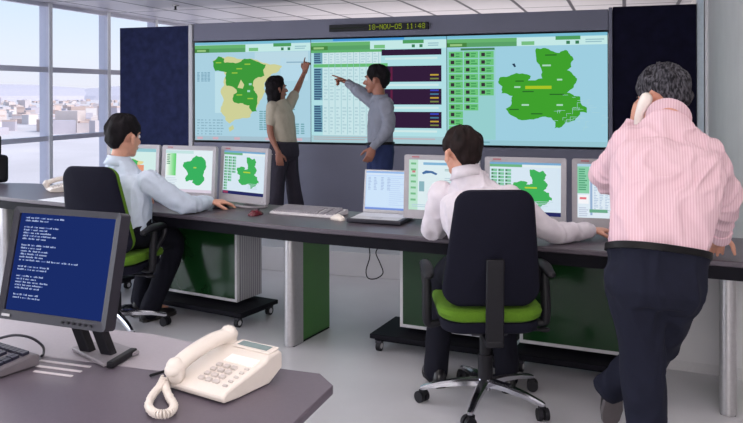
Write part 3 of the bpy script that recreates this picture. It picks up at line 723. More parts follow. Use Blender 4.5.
lines_ = [[(0, 4, 3, 4, 5, 6, 4, 4), (0, 5, 7, 3, 4)], [(0, 5, 2, 4, 5, 6, 5), (0, 6, 1, 4, 8), (0, 6, 3, 4, 10), (0, 5, 4, 5, 9, 4), (0, 4, 7, 3, 5)],
          [(0, 5, 2, 4, 5, 6, 5), (0, 6, 1, 4, 5), (0, 6, 3, 5, 9), (0, 6, 6, 3, 7), (0, 5, 7, 3, 4), (0, 2, 2, 9, 4, 4, 3, 4, 3, 5, 2, 6)],
          [(0, 5, 2, 4, 5, 6, 2), (0, 6, 1, 4, 3, 9)], [(0, 4, 7, 2, 4, 4), (0, 6, 1, 4, 5), (0, 6, 3, 4, 5, 8), (0, 6, 3, 4, 10), (0, 5, 7, 3, 5)], [(0, 5, 2, 4, 5, 3), (0, 6, 1, 4, 11)]]
y_ = .035; cw = .0115
for para in lines_:
    for ln in para:
        u = .055
        for wd in ln[1:]:
            for k in range(wd):
                hgt = random.choice((.012, .012, .017)); 
                d.poly([(u, 1 - y_ - .019), (u + cw * .72, 1 - y_ - .019), (u + cw * .72, 1 - y_ - .019 + hgt), (u, 1 - y_ - .019 + hgt)], (176, 192, 232) if random.random() < .75 else (110, 130, 190), 2)
                u += cw
            u += cw
        y_ += .0305
    y_ += .036
d.mb.build('display', None, h, loc=(0, -.001, -H / 2 + .026))
MB().box((-W / 2 + .035, -.013, -H / 2 + .012), (.03, .002, .007), M_ALU_PAINT).build('badge', None, h)
mb = MB()
for k in range(6): mb.cyl((W * .12 + k * .02, -.012, -H / 2 + .012), (W * .12 + k * .02, -.0145, -H / 2 + .012), .004, M_BLACK, 10)
mb.build('buttons', M_BLACK, h)
bp_ = Vector((-1.467, 1.906, 0.730)); bx, by = bp_.x - C0.x, bp_.y - C0.y
st = empty('stand', (0, 0, 0), 0, g)
MB().prism([(bx - .12, by + .02), (bx + .07, by - .06), (bx + .09, by + .07), (bx - .075, by + .12)], .002, .013, mat('stand_plate', (140, 134, 140), .5)).build('foot_plate', M_ALU_PAINT, st, bevel=.003)
MB().box((bx + .080, by + .005, .010), (.022, .13, .018), M_BLACK, rz=R(8)).build('foot_edge', M_BLACK, st, bevel=.004)
for dx in (-.052, .025):
    MB().rings([[Vector((x_, y__, z_)) for x_, y__ in ((cx_ - .02, cy_ - .014), (cx_ + .02, cy_ - .014), (cx_ + .02, cy_ + .014), (cx_ - .02, cy_ + .014))] for cx_, cy_, z_ in ((bx + dx, by + .015, .010), (bx + dx - .055, .075, .16), (bx + dx - .05, .06, .26))], M_BLACK).build('stand_arm', M_BLACK, st, bevel=.004)

keyboard('near_keyboard', 'grey keyboard with dark keys at the edge of the near desk', -1.815, 1.762, DZ + .004, R(-15), .44, .185, mat('keyboard_taupe', (104, 98, 104), .5), mat('keyboard_keys_black', (34, 33, 52), .5))
pts = [(-1.70, 1.86, DZ + .03), (-1.810, 1.887, 0.760), (-1.750, 1.887, 0.775), (-1.695, 1.892, 0.770), (-1.655, 1.892, 0.750), (-1.637, 1.876, 0.736), (-1.624, 1.853, 0.736)]
pts[0] = Vector((-1.866, 1.874, 0.740))
o = MB().sweep(pts, .004, M_DARK, seg=8).build('keyboard_cable', M_DARK, None, smooth='all'); tag(o, 'dark cable arching over the near desk behind the keyboard', 'cable')
o = MB().sweep([(-1.228, 1.815, 0.736), (-1.219, 1.834, 0.736), (-1.206, 1.863, 0.736)], .004, M_BLACK, seg=8).build('phone_line', M_BLACK, None, smooth='all'); tag(o, 'short black cable end on the desk behind the cream telephone', 'cable')

# telephone
def telephone(name, label, loc_, rz, cord=True):
    g = thing(name, label, 'telephone', loc_, rz)
    W, D = .205, .225
    prof = [(-D / 2, .004), (-D / 2 - .004, .018), (-D / 2 + .01, .030), (.045, .062), (.062, .074), (.10, .078), (D / 2, .070), (D / 2, .03), (.06, .0), (-.06, .0)]
    mb = MB(); xs = [(-W / 2, .94), (-W / 2 + .006, 1), (W / 2 - .006, 1), (W / 2, .94)]
    mb.rings([[Vector((x, y * (1 if s_ == 1 else .985), z * s_)) for y, z in prof] for x, s_ in xs], M_CREAM)
    mb.build('body', M_CREAM, g, bevel=.004)
    slope = math.atan2(.032, .035 + D / 2); top = lambda y: .030 + (y + D / 2 - .01) * (.032 / (.035 + D / 2))
    Rx = Matrix.Rotation(slope, 3, 'X')
    k_m = mat('phone_keys', (196, 186, 182), .4)
    for r_ in range(4):
        for c in range(3):
            x, y = -.008 + c * .026, -.080 + r_ * .022
            MB().box((x, y, top(y) + .003), (.018, .013, .007), k_m, M=Rx).build('key', k_m, g, bevel=.002)
    for r_ in range(5):
        x, y = .080, -.085 + r_ * .02; MB().box((x, y, top(y) + .002), (.014, .008, .005), k_m, M=Rx).build('function_key', k_m, g, bevel=.0015)
    MB().box((.035, .025, top(.025) + .001), (.10, .034, .003), mat('phone_label', (244, 240, 236), .5), M=Rx).build('index_card', None, g)
    R2 = Matrix.Rotation(R(20), 3, 'X')
    MB().box((.03, .083, .0785), (.135, .044, .006), M_CREAM, M=Matrix.Rotation(R(6), 3, 'X')).build('display_surround', M_CREAM, g, bevel=.003)
    MB().box((.03, .083, .0815), (.105, .026, .002), mat('lcd_glass', (118, 136, 136), .15), M=Matrix.Rotation(R(6), 3, 'X')).build('lcd_display', None, g)
    hs = MB()
    hs.sweep([(-.070, -.118, .058), (-.072, -.06, .078), (-.072, .02, .093), (-.070, .088, .094)], [.024, .025, .025, .025], M_CREAM, seg=14, up=(0, 0, 1), flat=.8)
    hs.sweep([(-.070, -.112, .062), (-.070, -.108, .040)], [.025, .023], M_CREAM, seg=14, sub=1)
    hs.sweep([(-.070, .085, .096), (-.070, .087, .078)], [.025, .023], M_CREAM, seg=14, sub=1)
    hs.build('handset', M_CREAM, g, smooth='all')
    return g
ph = telephone('telephone', 'cream corded desk telephone on the near dark desk', (-1.012, 1.838, DZ + .002), R(-15))
inv = Matrix.Translation(Vector((-1.012, 1.838, DZ))) @ Matrix.Rotation(R(-15), 4, 'Z'); inv.invert()
path = [(-1.135, 1.739, 0.765), (-1.134, 1.716, 0.750), (-1.126, 1.669, 0.743), (-1.097, 1.613, 0.743), (-1.057, 1.583, 0.743), (-1.030, 1.592, 0.743), (-1.039, 1.632, 0.743), (-1.080, 1.677, 0.743), (-1.118, 1.719, 0.746), (-1.137, 1.752, 0.750), (-1.139, 1.789, 0.742)]
path = [inv @ Vector(p) for p in path]
hp = MB(); tmp = MB().sweep(path, .001, None, seg=3, sub=8, caps=False)
cen = [sum((tmp.v[i * 3 + k] for k in range(3)), Vector()) / 3 for i in range(len(tmp.v) // 3)]
coil = []; Lacc = 0
fine = []
for i in range(len(cen) - 1):
    for k in range(14): fine.append(cen[i].lerp(cen[i + 1], k / 14))
X = Vector((0, 0, 1)); ang = 0
for i in range(1, len(fine)):
    t = fine[i] - fine[i - 1]; l = t.length; t.normalize(); Lacc += l
    X = (X - t * X.dot(t)).normalized(); Y = t.cross(X); ang += l / .0062 * 2 * math.pi
    coil.append(fine[i] + X * (.0085 * math.cos(ang)) + Y * (.0085 * math.sin(ang)))
MB().sweep(coil[::2], .0028, M_CREAM, seg=6, sub=1).build('coiled_cord', M_CREAM, ph, smooth='all')
telephone('telephone', 'cream telephone on the far desk end, mostly behind the left chair back', (-4.30, 5.15, DZ), R(-40))

# ================================================================== people
def solid(mb, voxel, smooth_n, name, m=None, parent=None, loc=None, fn=None, fac=.5):
    """fuse overlapping closed shapes into one continuous skin; fn moves each vertex (folds)"""
    me = bpy.data.meshes.new('tmp'); me.from_pydata([tuple(p) for p in mb.v], [], mb.f)
    import bmesh
    b = bmesh.new(); b.from_mesh(me); bmesh.ops.recalc_face_normals(b, faces=b.faces); b.to_mesh(me); b.free()
    t = bpy.data.objects.new('tmp', me); COL.objects.link(t)
    r = t.modifiers.new('r', 'REMESH'); r.mode = 'VOXEL'; r.voxel_size = voxel; r.use_smooth_shade = True
    s = t.modifiers.new('s', 'SMOOTH'); s.factor = fac; s.iterations = smooth_n
    dg = bpy.context.evaluated_depsgraph_get(); ev = t.evaluated_get(dg)
    out = bpy.data.meshes.new_from_object(ev); bpy.data.objects.remove(t); bpy.data.meshes.remove(me)
    out.name = name
    if fn:
        ns = [v.normal.copy() for v in out.vertices]
        for v, n in zip(out.vertices, ns): v.co += n * fn(v.co, n)
    if loc is not None:
        out.transform(Matrix.Translation(-Vector(loc)))
    out.polygons.foreach_set('use_smooth', [True] * len(out.polygons))
    if m: out.materials.clear(); out.materials.append(m)
    o = bpy.data.objects.new(name, out); COL.objects.link(o)
    if parent: o.parent = parent
    elif loc is not None: o.location = loc
    return o
def frame(f, u=(0, 0, 1)):
    f = Vector(f).normalized(); u = Vector(u); r = f.cross(u).normalized(); u = r.cross(f)
    return Matrix((r, f, u)).transposed()        # columns: right, forward, up
def section(c, lat, dep, a, b, n=2.5, seg=28):
    out = []
    for i in range(seg):
        t = 2 * math.pi * i / seg; co, si = math.cos(t), math.sin(t)
        out.append(c + lat * (a * math.copysign(abs(co) ** (2 / n), co)) + dep * (b * math.copysign(abs(si) ** (2 / n), si)))
    return out
def torso(mb, J_, dims, grow, z0=0.0, start=None):
    """loft from hips to neck; dims = half widths and depths at hip, waist, chest, shoulders"""
    hip, waist, chest, sh, neck = (Vector(J_[k]) for k in ('hip', 'waist', 'chest', 'sh', 'neck'))
    lh = (Vector(J_['Rh']) - Vector(J_['Lh'])).normalized(); ls = (Vector(J_['Rs']) - Vector(J_['Ls'])).normalized()
    keys = [(hip + (hip - waist) * z0, 0, *dims[0]), (hip, 0, *dims[0]), (waist, .35, *dims[1]), (chest, .8, *dims[2]), (sh + (chest - sh) * .22, 1, dims[3][0], dims[3][1]), (sh + (neck - sh) * .45, 1, dims[3][0] * .68, dims[3][1] * .82), (neck, 1, .064, .064)]
    if start is not None: keys = [(hip.lerp(waist, start), .35 * start, dims[0][0] + (dims[1][0] - dims[0][0]) * start, dims[0][1] + (dims[1][1] - dims[0][1]) * start)] + keys[2:]
    elif z0 == 0: keys = keys[1:]
    ring = []; n = 4
    P = [k[0] for k in keys]
    for i in range(len(keys) - 1):
        for q in range(n):
            t = q / n; e_ = t * t * (3 - 2 * t)
            a_ = P[max(i - 1, 0)]; b_ = P[i]; c_ = P[i + 1]; d_ = P[min(i + 2, len(P) - 1)]
            p = .5 * ((2 * b_) + (c_ - a_) * t + (2 * a_ - 5 * b_ + 4 * c_ - d_) * t * t + (3 * b_ - a_ - 3 * c_ + d_) * t ** 3)
            k = [keys[i][j] + (keys[i + 1][j] - keys[i][j]) * e_ for j in (1, 2, 3)]
            ring.append((p, k))
    ring.append((P[-1], keys[-1][1:]))
    R_ = []
    for i, (p, k) in enumerate(ring):
        tn = (ring[min(i + 1, len(ring) - 1)][0] - ring[max(i - 1, 0)][0]).normalized()
        lat = lh.lerp(ls, k[0]); lat = (lat - tn * lat.dot(tn)).normalized(); dep = tn.cross(lat)
        R_.append(section(p, lat, dep, k[1] + grow, k[2] + grow))
    mb.rings(R_)
def hand(mb, wrist, direc, palm, side, curl=(.35, .4, .4, .45), size=1.0, thumb=.6, index=None):
    """palm, four unequal curled fingers and a thumb; `palm` = direction the palm faces; side=+1 puts the thumb on +side"""
    w = Vector(wrist); f = Vector(direc).normalized(); n = Vector(palm); n = (n - f * n.dot(f)).normalized(); s = f.cross(n) * side
    k = size
    rings = []
    for a, hw, ht in ((-.02, .026, .020), (.02, .032, .017), (.06, .040, .016), (.092, .039, .013), (.100, .034, .010)):
        rings.append(section(w + f * (a * k), s, n, hw * k, ht * k, 2.6, 16))
    mb.rings(rings)
    for i, (o, L) in enumerate(((.029, .070), (.010, .080), (-.010, .074), (-.029, .058))):
        c = curl[i]
        if i == 0 and index is not None: c = index
        p = w + f * (.088 * k) + s * (o * k); d = (f + s * (o * 2.2)).normalized(); pts = [p]
        for q, l in enumerate((.45, .32, .26)):
            ax = d.cross(n).normalized(); d = Matrix.Rotation(c * (1.0, 1.2, .8)[q], 3, ax) @ d
            p = p + d * (L * l * k); pts.append(p)
        mb.sweep(pts, [.0095 * k, .009 * k, .0082 * k, .0068 * k], seg=10, sub=3)
    p = w + f * (.03 * k) + s * (.030 * k); d = (f * .72 + s * .62 + n * (.25 + thumb * .3)).normalized()
    p1 = p + d * (.042 * k); d2 = (d + f * .35 + n * thumb * .35 - s * .25).normalized(); p2 = p1 + d2 * (.030 * k); p3 = p2 + (d2 + n * .2 * thumb).normalized() * (.024 * k)
    mb.sweep([p, p1, p2, p3], [.013 * k, .0115 * k, .0105 * k, .008 * k], seg=10, sub=3)
SKC, SKR = Vector((0, -.012, .036)), Vector((.077, .097, .085))
def head_shapes(mb, c, F, k=1.0, fem=False):
    T = lambda p: c + F @ (Vector(p) * k)
    E = lambda p, r: mb.ball(T(p), tuple(q * k for q in r), None, F, 20, 14)
    E(SKC, SKR); E((0, .026, -.022), (.062, .066, .080)); E((0, .040, -.078), (.044, .043, .034)); E((0, .066, -.098), (.022, .018, .016))
    E((0, .070, .028), (.050, .026, .016)); E((.034, .062, -.028), (.022, .024, .022)); E((-.034, .062, -.028), (.022, .024, .022))
    mb.sweep([T((0, .086, .016)), T((0, .102, -.008)), T((0, .112, -.028))], [.008 * k, .009 * k, .013 * k], seg=10, sub=2)
    E((0, .098, -.034), (.018, .013, .009)); E((0, .088, -.060), (.023, .012, .006)); E((0, .086, -.069), (.020, .012, .007))
    for s in (-1, 1):
        E((s * .084, -.008, -.010), (.009, .018, .032)); E((s * .088, -.014, .004), (.010, .014, .018))
def face_bits(o_parent, c, F, base, k, brow, lips=(168, 96, 92)):
    rel = lambda p: c + F @ (Vector(p) * k) - base
    for s in (-1, 1):
        mb = MB(); mb.ball(rel((s * .031, .078, .006)), (.0125 * k,) * 3, mat('eye_white', (226, 222, 220), .25), F, 12, 8)
        mb.ball(rel((s * .031, .0865, .006)), (.0055 * k, .005 * k, .0055 * k), mat('iris_brown', (50, 32, 26), .2), F, 10, 6)
        mb.build('eye', None, o_parent, smooth='all')
        mb = MB(); mb.sweep([rel((s * .014, .094, .024)), rel((s * .030, .093, .030)), rel((s * .050, .080, .026))], [.004 * k, .005 * k, .003 * k], brow, seg=8, sub=3)
        mb.build('eyebrow', brow, o_parent, smooth='all')
    mb = MB(); lm_ = mat('lips_%d' % lips[0], lips, .45); mb.ball(rel((0, .0935, -.0605)), (.020 * k, .009 * k, .0048 * k), lm_, F, 12, 6); mb.ball(rel((0, .0915, -.0685)), (.017 * k, .009 * k, .0052 * k), lm_, F, 12, 6)
    mb.build('mouth', None, o_parent, smooth='all')
def hair_shell(o_parent, c, F, base, k, m, hairline, thick=.012, rough=.011, taper=.32):
    """hairline(az) -> lowest z of the hair for azimuth az (0 = face, pi = nape)"""
    rows, seg = 22, 56; outer = []; inner = []
    ztop = SKC.z + SKR.z
    for r_ in range(rows + 1):
        ro, ri = [], []
        for i in range(seg):
            az = 2 * math.pi * i / seg; zb = hairline(abs(az if az <= math.pi else az - 2 * math.pi))
            z = ztop - (ztop - zb) * (1 - math.cos(r_ / rows * math.pi / 2)) if r_ < rows else zb
            if z >= SKC.z: rr = math.sqrt(max(0, 1 - ((z - SKC.z) / SKR.z) ** 2))
            else: rr = 1 - taper * min(1, ((SKC.z - z) / .10)) ** 2
            th = thick * (.35 + .65 * min(1, (z - zb) / .04 + .1)) + rough * (noise.noise(Vector((math.cos(az) * 2.2, math.sin(az) * 2.2, z * 22))) + .7 * noise.noise(Vector((math.cos(az) * 7, math.sin(az) * 7, z * 26 + 3))))
            if r_ == 0: rr = .02
            def at(rr, th):
                return c + F @ (Vector((math.sin(az) * (SKR.x * rr + th * (rr > .02)), SKC.y + math.cos(az) * (SKR.y * rr + th * (rr > .02)), z + th * max(0, (z - SKC.z) / SKR.z))) * k) - base
            ro.append(at(rr, th)); ri.append(at(rr * .93, -.002))
        outer.append(ro); inner.append(ri)
    mb = MB(); mb.rings(outer + inner[::-1], m)
    return mb.build('hair', m, o_parent, smooth='all')
def short_hair(front=.072, temple=.010, nape=-.062):
    def h(a):
        d = math.degrees(a)
        P = [(0, front), (28, front - .004), (48, front - .035), (62, temple + .012), (74, temple - .020), (83, temple + .014), (96, temple + .030), (110, temple + .012), (126, nape + .034), (150, nape + .004), (180, nape)]
        for (x0, y0), (x1, y1) in zip(P, P[1:]):
            if d <= x1: t = (d - x0) / (x1 - x0); return y0 + (y1 - y0) * t * t * (3 - 2 * t)
        return nape
    return h
def folds(amp, freq, dirv=None, seed=0):
    def f(p, n):
        q = Vector(p) * freq + Vector((seed, seed * .7, 0))
        if dirv: q = q - Vector(dirv) * q.dot(Vector(dirv)) * .6
        a = noise.noise(q); q2 = q * 1.7 + Vector((5, 1, 2)) + Vector((a, a * .6, -a)) * .9; b_ = .6 - abs(noise.noise(q2)) * 2.4
        return max(-.007, amp * (.5 * a + .75 * b_))
    return f
def fabric(name, rgb, rough=.8, var=.05): return mat(name, rgb, rough, 0, var, 22, bump=.12, spec=.2)

def front_y(x):
    for (x0, y0), (x1, y1) in zip(FRONT, FRONT[1:]):
        if x0 <= x <= x1: return y0 + (y1 - y0) * (x - x0) / (x1 - x0)
    return 99
def rest_on_desk(o):
    """forearms lie on the worktop, thighs stay under the apron"""
    mw = o.matrix_basis if not o.parent else o.parent.matrix_basis @ o.matrix_basis
    L_ = mw.translation
    for v in o.data.vertices:
        p = v.co + L_
        if p.y > front_y(p.x) - .012 and p.y < front_y(p.x) + .8:
            if .68 < p.z < DZ + .002: v.co.z = DZ + .003 - L_.z
            elif .615 < p.z <= .68: v.co.z = .625 - L_.z
def person(label, J_, skin, shirt_m, trouser_m, hair_m, hairline, facing, hands, dims=None, headk=1.0, head_up=(0, 0, 1), sleeve='long', shoe_m=None, belt=True, limb=1.0,
           group='staff in the control room', shirt_amp=.009, shirt_seed=0, tuck=True, legr=(.092, .066, .05), hair_fn=None, sleeve_r=(.068, .060, .040), trouser_amp=.006, collar=True, collar_h=.030, floor=0.0, sole_m=None):
    sole_m = sole_m or mat('shoe_sole', (40, 36, 36), .7)
    V = {k: Vector(v) for k, v in J_.items()}
    if 'hip' not in V: V['hip'] = (V['Lh'] + V['Rh']) / 2
    if 'sh' not in V: V['sh'] = (V['Ls'] + V['Rs']) / 2
    base = Vector((V['hip'].x, V['hip'].y, 0))
    for s in 'LR':
        if s + 'up' not in J_: V[s + 't'].z = floor + .043; V[s + 'a'].z = floor + .095
    dims = dims or [(.160, .105), (.145, .105), (.165, .112), (.150, .088)]
    F = frame(facing, head_up); L = limb
    # --- body: one continuous skin
    mb = MB(); torso(mb, V, dims, -.012)
    mb.sweep([V['neck'] - (V['head'] - V['neck']).normalized() * .05, V['neck'] + (V['head'] - V['neck']) * .35, V['head'] + F @ Vector((0, -.022, -.03)) * headk], [.050, .054, .055], seg=20, flat=1)
    head_shapes(mb, V['head'], F, headk)
    for s in 'LR':
        mb.sweep([V[s + 's'], V[s + 'e'], V[s + 'w']], [.054 * L, .042 * L, .029 * L], seg=14, sub=5); mb.ball(V[s + 's'], .056 * L)
        hk = dict(hands[s]); hand(mb, V[s + 'w'], hk.pop('d'), hk.pop('n'), hk.pop('side'), **hk)
        mb.sweep([V[s + 'h'], V[s + 'k'], V[s + 'a']], [.082, .052, .034], seg=14, sub=5); mb.ball(V[s + 'h'], .085)
        tdir = (V[s + 't'] - V[s + 'a']); mb.sweep([V[s + 'a'], V[s + 'a'] + tdir * .5 - Vector((0, 0, .004)), V[s + 'a'] + tdir * .8], [.028, .020, .012], seg=12, sub=3)
    body = solid(mb, .0058, 3, 'person', skin, None, base)
    tag(body, label, 'person', group)
    face_bits(body, V['head'], F, base, headk, hair_m)
    if hair_fn: hair_fn(body, V, F, base)
    else: hair_shell(body, V['head'], F, base, headk, hair_m, hairline)
    # --- shirt
    mb = MB(); torso(mb, V, dims, .006, z0=.25, start=.57 if tuck else None)
    for s in 'LR':
        r0, r1, r2 = (q * L for q in sleeve_r)
        mb.ball(V[s + 's'], r0 * 1.04)
        if sleeve == 'long':
            we = V[s + 'e'] + (V[s + 'w'] - V[s + 'e']) * .93
            mb.sweep([V[s + 's'], V[s + 'e'], we], [r0, r1, r2], seg=16, sub=6); mb.ball(V[s + 'e'], r1 * 1.02)
        else:
            mb.sweep([V[s + 's'], V[s + 's'] + (V[s + 'e'] - V[s + 's']) * .62], [r0, r0 * .93], seg=16, sub=4)
    sh = solid(mb, .0085, 7, 'shirt', shirt_m, body, base, folds(shirt_amp, 7.5, (V['neck'] - V['hip']).normalized() * .8, shirt_seed))
    if collar:
        ax = (V['head'] + F @ Vector((0, -.03, -.05)) - V['neck']).normalized(); lat = (V['Rs'] - V['Ls']).normalized(); dp = ax.cross(lat).normalized()
        lat = dp.cross(ax); cb = MB(); cc = V['neck'] - base + ax * .004
        rr = []
        for zz, q in ((-.030, .092), (.004, .076), (collar_h - .002, .070), (collar_h, .064), (.005, .060), (-.02, .062)):
            rr.append(section(cc + ax * zz, lat, dp, q, q * .98, 2, 28))
        cb.rings(rr, shirt_m); cb.build('collar', shirt_m, body, smooth='all')
    if sleeve == 'long':
        for s in 'LR':
            d_ = (V[s + 'w'] - V[s + 'e']).normalized(); a_ = V[s + 'w'] - d_ * .045 - base; b_ = V[s + 'w'] + d_ * .012 - base; r2 = sleeve_r[2] * L
            mb = MB(); mb.cyl(a_, b_, r2 * 1.0, shirt_m, 20, r2 * .92).build('cuff', shirt_m, body, smooth=True)
    # --- trousers
    mb = MB()
    lh = (V['Rh'] - V['Lh']).normalized(); upv = (V['waist'] - V['hip']).normalized(); dep = upv.cross(lh).normalized()
    wl_ = V['hip'] + (V['waist'] - V['hip']) * .62
    rr = []
    for p, a_, b_ in ((V['hip'] - upv * .10, dims[0][0] * .80, dims[0][1] * .85), (V['hip'] - upv * .05, dims[0][0] + .006, dims[0][1] + .014), (V['hip'], dims[0][0] + .012, dims[0][1] + .018), (V['hip'].lerp(wl_, .6), dims[0][0] + .008, dims[0][1] + .012), (wl_, (dims[0][0] + dims[1][0]) / 2 + .020, (dims[0][1] + dims[1][1]) / 2 + .018)):
        rr.append(section(p, lh, dep, a_, b_))
    mb.rings(rr)
    for s in 'LR':
        an = V[s + 'a'] + (V[s + 'a'] - V[s + 'k']).normalized() * .035
        mb.ball(V[s + 'h'], legr[0] * 1.05); mb.sweep([V[s + 'h'], V[s + 'k'], an], [legr[0], legr[1], legr[2]], seg=18, sub=6); mb.ball(V[s + 'k'], legr[1])
    solid(mb, .009, 7, 'trousers', trouser_m, body, base, folds(trouser_amp, 6.5, (0, 0, 1), shirt_seed + 3))
    if belt:
        mb = MB(); bm_ = mat('belt_leather', (13, 12, 15), .5, spec=.2)
        a_, b_ = (dims[0][0] + dims[1][0]) / 2 + .024, (dims[0][1] + dims[1][1]) / 2 + .022
        rr = [section(wl_ - base + upv * q, lh, dep, a_ + w_, b_ + w_) for q, w_ in ((-.022, -.012), (-.022, 0), (.004, 0), (.004, -.012))]
        mb.rings(rr, bm_); mb.build('belt', bm_, body, smooth=True)
    for o_ in [body] + [q for q in bpy.data.objects if q.parent == body and q.name.split('.')[0] in ('shirt', 'cuff', 'trousers')]: rest_on_desk(o_)
    # --- shoes
    for s in 'LR':
        a_, t_ = V[s + 'a'], V[s + 't']; f = (t_ - a_); shin = (V[s + 'a'] - V[s + 'k']).normalized()
        up_ = Vector(J_.get(s + 'up', (0, 0, 1))); f = (f - up_ * f.dot(up_)).normalized(); lat = f.cross(up_).normalized()
        sole = t_ - up_ * .03; heel = sole - f * .235
        mb = MB(); rr = []
        for q, hw, ht in ((0, .026, .05), (.02, .034, .075), (.07, .036, .085), (.12, .040, .068), (.18, .044, .05), (.235, .036, .036), (.262, .018, .024)):
            p = heel + f * q; rr.append([p + lat * (hw * u) + up_ * (ht * v) for u, v in ((-1, .10), (-1.02, .4), (-.8, .8), (-.3, 1), (.3, 1), (.8, .8), (1.02, .4), (1, .10))])
        mb.rings([[p - base for p in r_] for r_ in rr], shoe_m)
        shoe = mb.build('shoe', shoe_m, body, smooth='all')
        mb = MB(); so = sole_m
        ol = [(0, .022), (.02, .036), (.07, .037), (.12, .040), (.18, .047), (.235, .038), (.266, .018)]
        pts = [heel + f * q + lat * w_ for q, w_ in ol] + [heel + f * q - lat * w_ for q, w_ in ol[::-1]]
        n_ = len(pts); vs = [p - base - up_ * .012 for p in pts] + [p - base + up_ * .010 for p in pts]
        mb.add(vs, [list(range(n_)), [n_ + i for i in range(n_)][::-1]] + [(i, (i + 1) % n_, n_ + (i + 1) % n_, n_ + i) for i in range(n_)], so)
        mb.build('sole', so, shoe)
    return body, V, F, base

SHOE = mat('black_shoe_leather', (28, 26, 30), .3, 0, .1, 40)
def hairmat(n, rgb, var, sc=26): return mat(n, rgb, .72, 0, var, sc, bump=.5, spec=.15, stretch=(1.6, 1.6, .5))
HAIR_BLACK = hairmat('black_hair', (20, 16, 20), .4)
HAIR_BROWN = hairmat('dark_brown_hair', (30, 20, 20), .5)
HAIR_GREY = hairmat('greying_hair', (42, 40, 45), .9, 75)
_r = [n for n in HAIR_GREY.node_tree.nodes if n.type == 'VALTORGB'][0].color_ramp
_r.elements[0].position, _r.elements[1].position = .40, .72; _r.elements[0].color = lin((22, 20, 26)) + (1,); _r.elements[1].color = lin((92, 90, 97)) + (1,)
PALE = fabric('shirt_pale_blue', (196, 206, 222)); WHITE = fabric('shirt_white', (212, 204, 212)); GREYS = fabric('shirt_grey', (132, 135, 148))  # grey shirt lowered in tone to carry the standing man's backlit shade
PINK = striped('shirt_pink_stripe', (226, 194, 202), (214, 174, 185), .85, 30, 'X', (.3, .7))
CREAMT = fabric('top_cream', (178, 168, 152))  # cream lowered in tone, the woman's backlit shade put into the cloth
NAVY = fabric('trousers_navy', (25, 27, 42), .9, .08); BLACKT = fabric('trousers_black', (19, 19, 30), .9, .08); JEANS = fabric('jeans_dark_blue', (40, 50, 88), .85, .1); DKT = fabric('trousers_charcoal', (50, 46, 56), .85, .08)

# camera-frame directions in room coordinates
CF = Vector((-.311, .950, 0)); CRt = Vector((.950, .311, 0)); UP = Vector((0, 0, 1))
def dirn(r, f, u=0): return CRt * r + CF * f + UP * u

# man in pale blue, seated at the left end
person('man in a pale blue shirt seated with his back to us, hand on a mouse',
    dict(Lh=(-3.169, 4.266, 0.603), Rh=(-2.967, 4.238, 0.619), waist=(-3.052, 4.221, 0.713), chest=(-3.065, 4.227, 0.892), Ls=(-3.289, 4.269, 0.943), Rs=(-2.866, 4.218, 0.951), neck=(-3.103, 4.236, 1.076), head=(-3.085, 4.273, 1.223),
         Le=(-3.373, 4.410, 0.784), Lw=(-3.178, 4.516, 0.793), Re=(-2.686, 4.351, 0.796), Rw=(-2.652, 4.593, 0.779), Lk=(-3.192, 4.701, 0.465), Rk=(-2.931, 4.597, 0.486), La=(-3.221, 4.650, 0.053), Ra=(-3.003, 4.447, 0.082), Lt=(-3.161, 4.806, -0.010), Rt=(-2.943, 4.593, 0.022)),
    M_SKIN, PALE, BLACKT, HAIR_BLACK, short_hair(.070, .006, -.066), dirn(.50, .86, -.05),
    dict(L=dict(d=dirn(.6, .7, 0), n=(0, 0, -1), side=1), R=dict(d=dirn(.85, .35, -.05), n=(0, 0, -1), side=-1, curl=(.25, .25, .28, .3), size=1.15)),
    shoe_m=SHOE, headk=1.12, belt=False, dims=[(.172, .118), (.168, .125), (.188, .125), (.165, .098)], shirt_seed=2, shirt_amp=.014, limb=1.06, legr=(.098, .076, .066))
mouse('dark mouse under the hand of the man in pale blue', *(-2.602, 4.665), R(-65), M_DARK)

# man in white, seated in the middle, seen from behind
person('man in a white shirt seated with his back to us in the middle',
    dict(Lh=(-0.718, 3.763, 0.632), Rh=(-0.548, 3.735, 0.646), waist=(-0.650, 3.764, 0.769), chest=(-0.709, 3.840, 0.912), Ls=(-0.904, 3.934, 0.977), Rs=(-0.551, 3.881, 0.978), neck=(-0.770, 3.915, 1.097), head=(-0.802, 3.946, 1.191),
         Le=(-0.960, 3.968, 0.791), Lw=(-0.930, 4.220, 0.785), Re=(-0.359, 4.038, 0.798), Rw=(-0.176, 4.235, 0.776), Lk=(-0.906, 4.017, 0.516), Rk=(-0.621, 4.089, 0.506), La=(-0.932, 3.925, 0.182), Ra=(-0.577, 3.977, 0.192), Lt=(-1.007, 4.058, 0.019), Rt=(-0.618, 4.112, 0.051)),
    M_SKIN, WHITE, BLACKT, HAIR_BROWN, short_hair(.066, .004, -.070), dirn(-.42, .90, -.05),
    dict(L=dict(d=dirn(.5, .8, 0), n=(0, 0, -1), side=1), R=dict(d=dirn(.9, .25, -.02), n=(0, 0, -1), side=-1, curl=(.2, .22, .25, .28))),
    shoe_m=SHOE, headk=1.07, belt=False, shirt_seed=5, shirt_amp=.014, legr=(.098, .076, .062), dims=[(.165, .11), (.150, .11), (.172, .118), (.155, .092)])

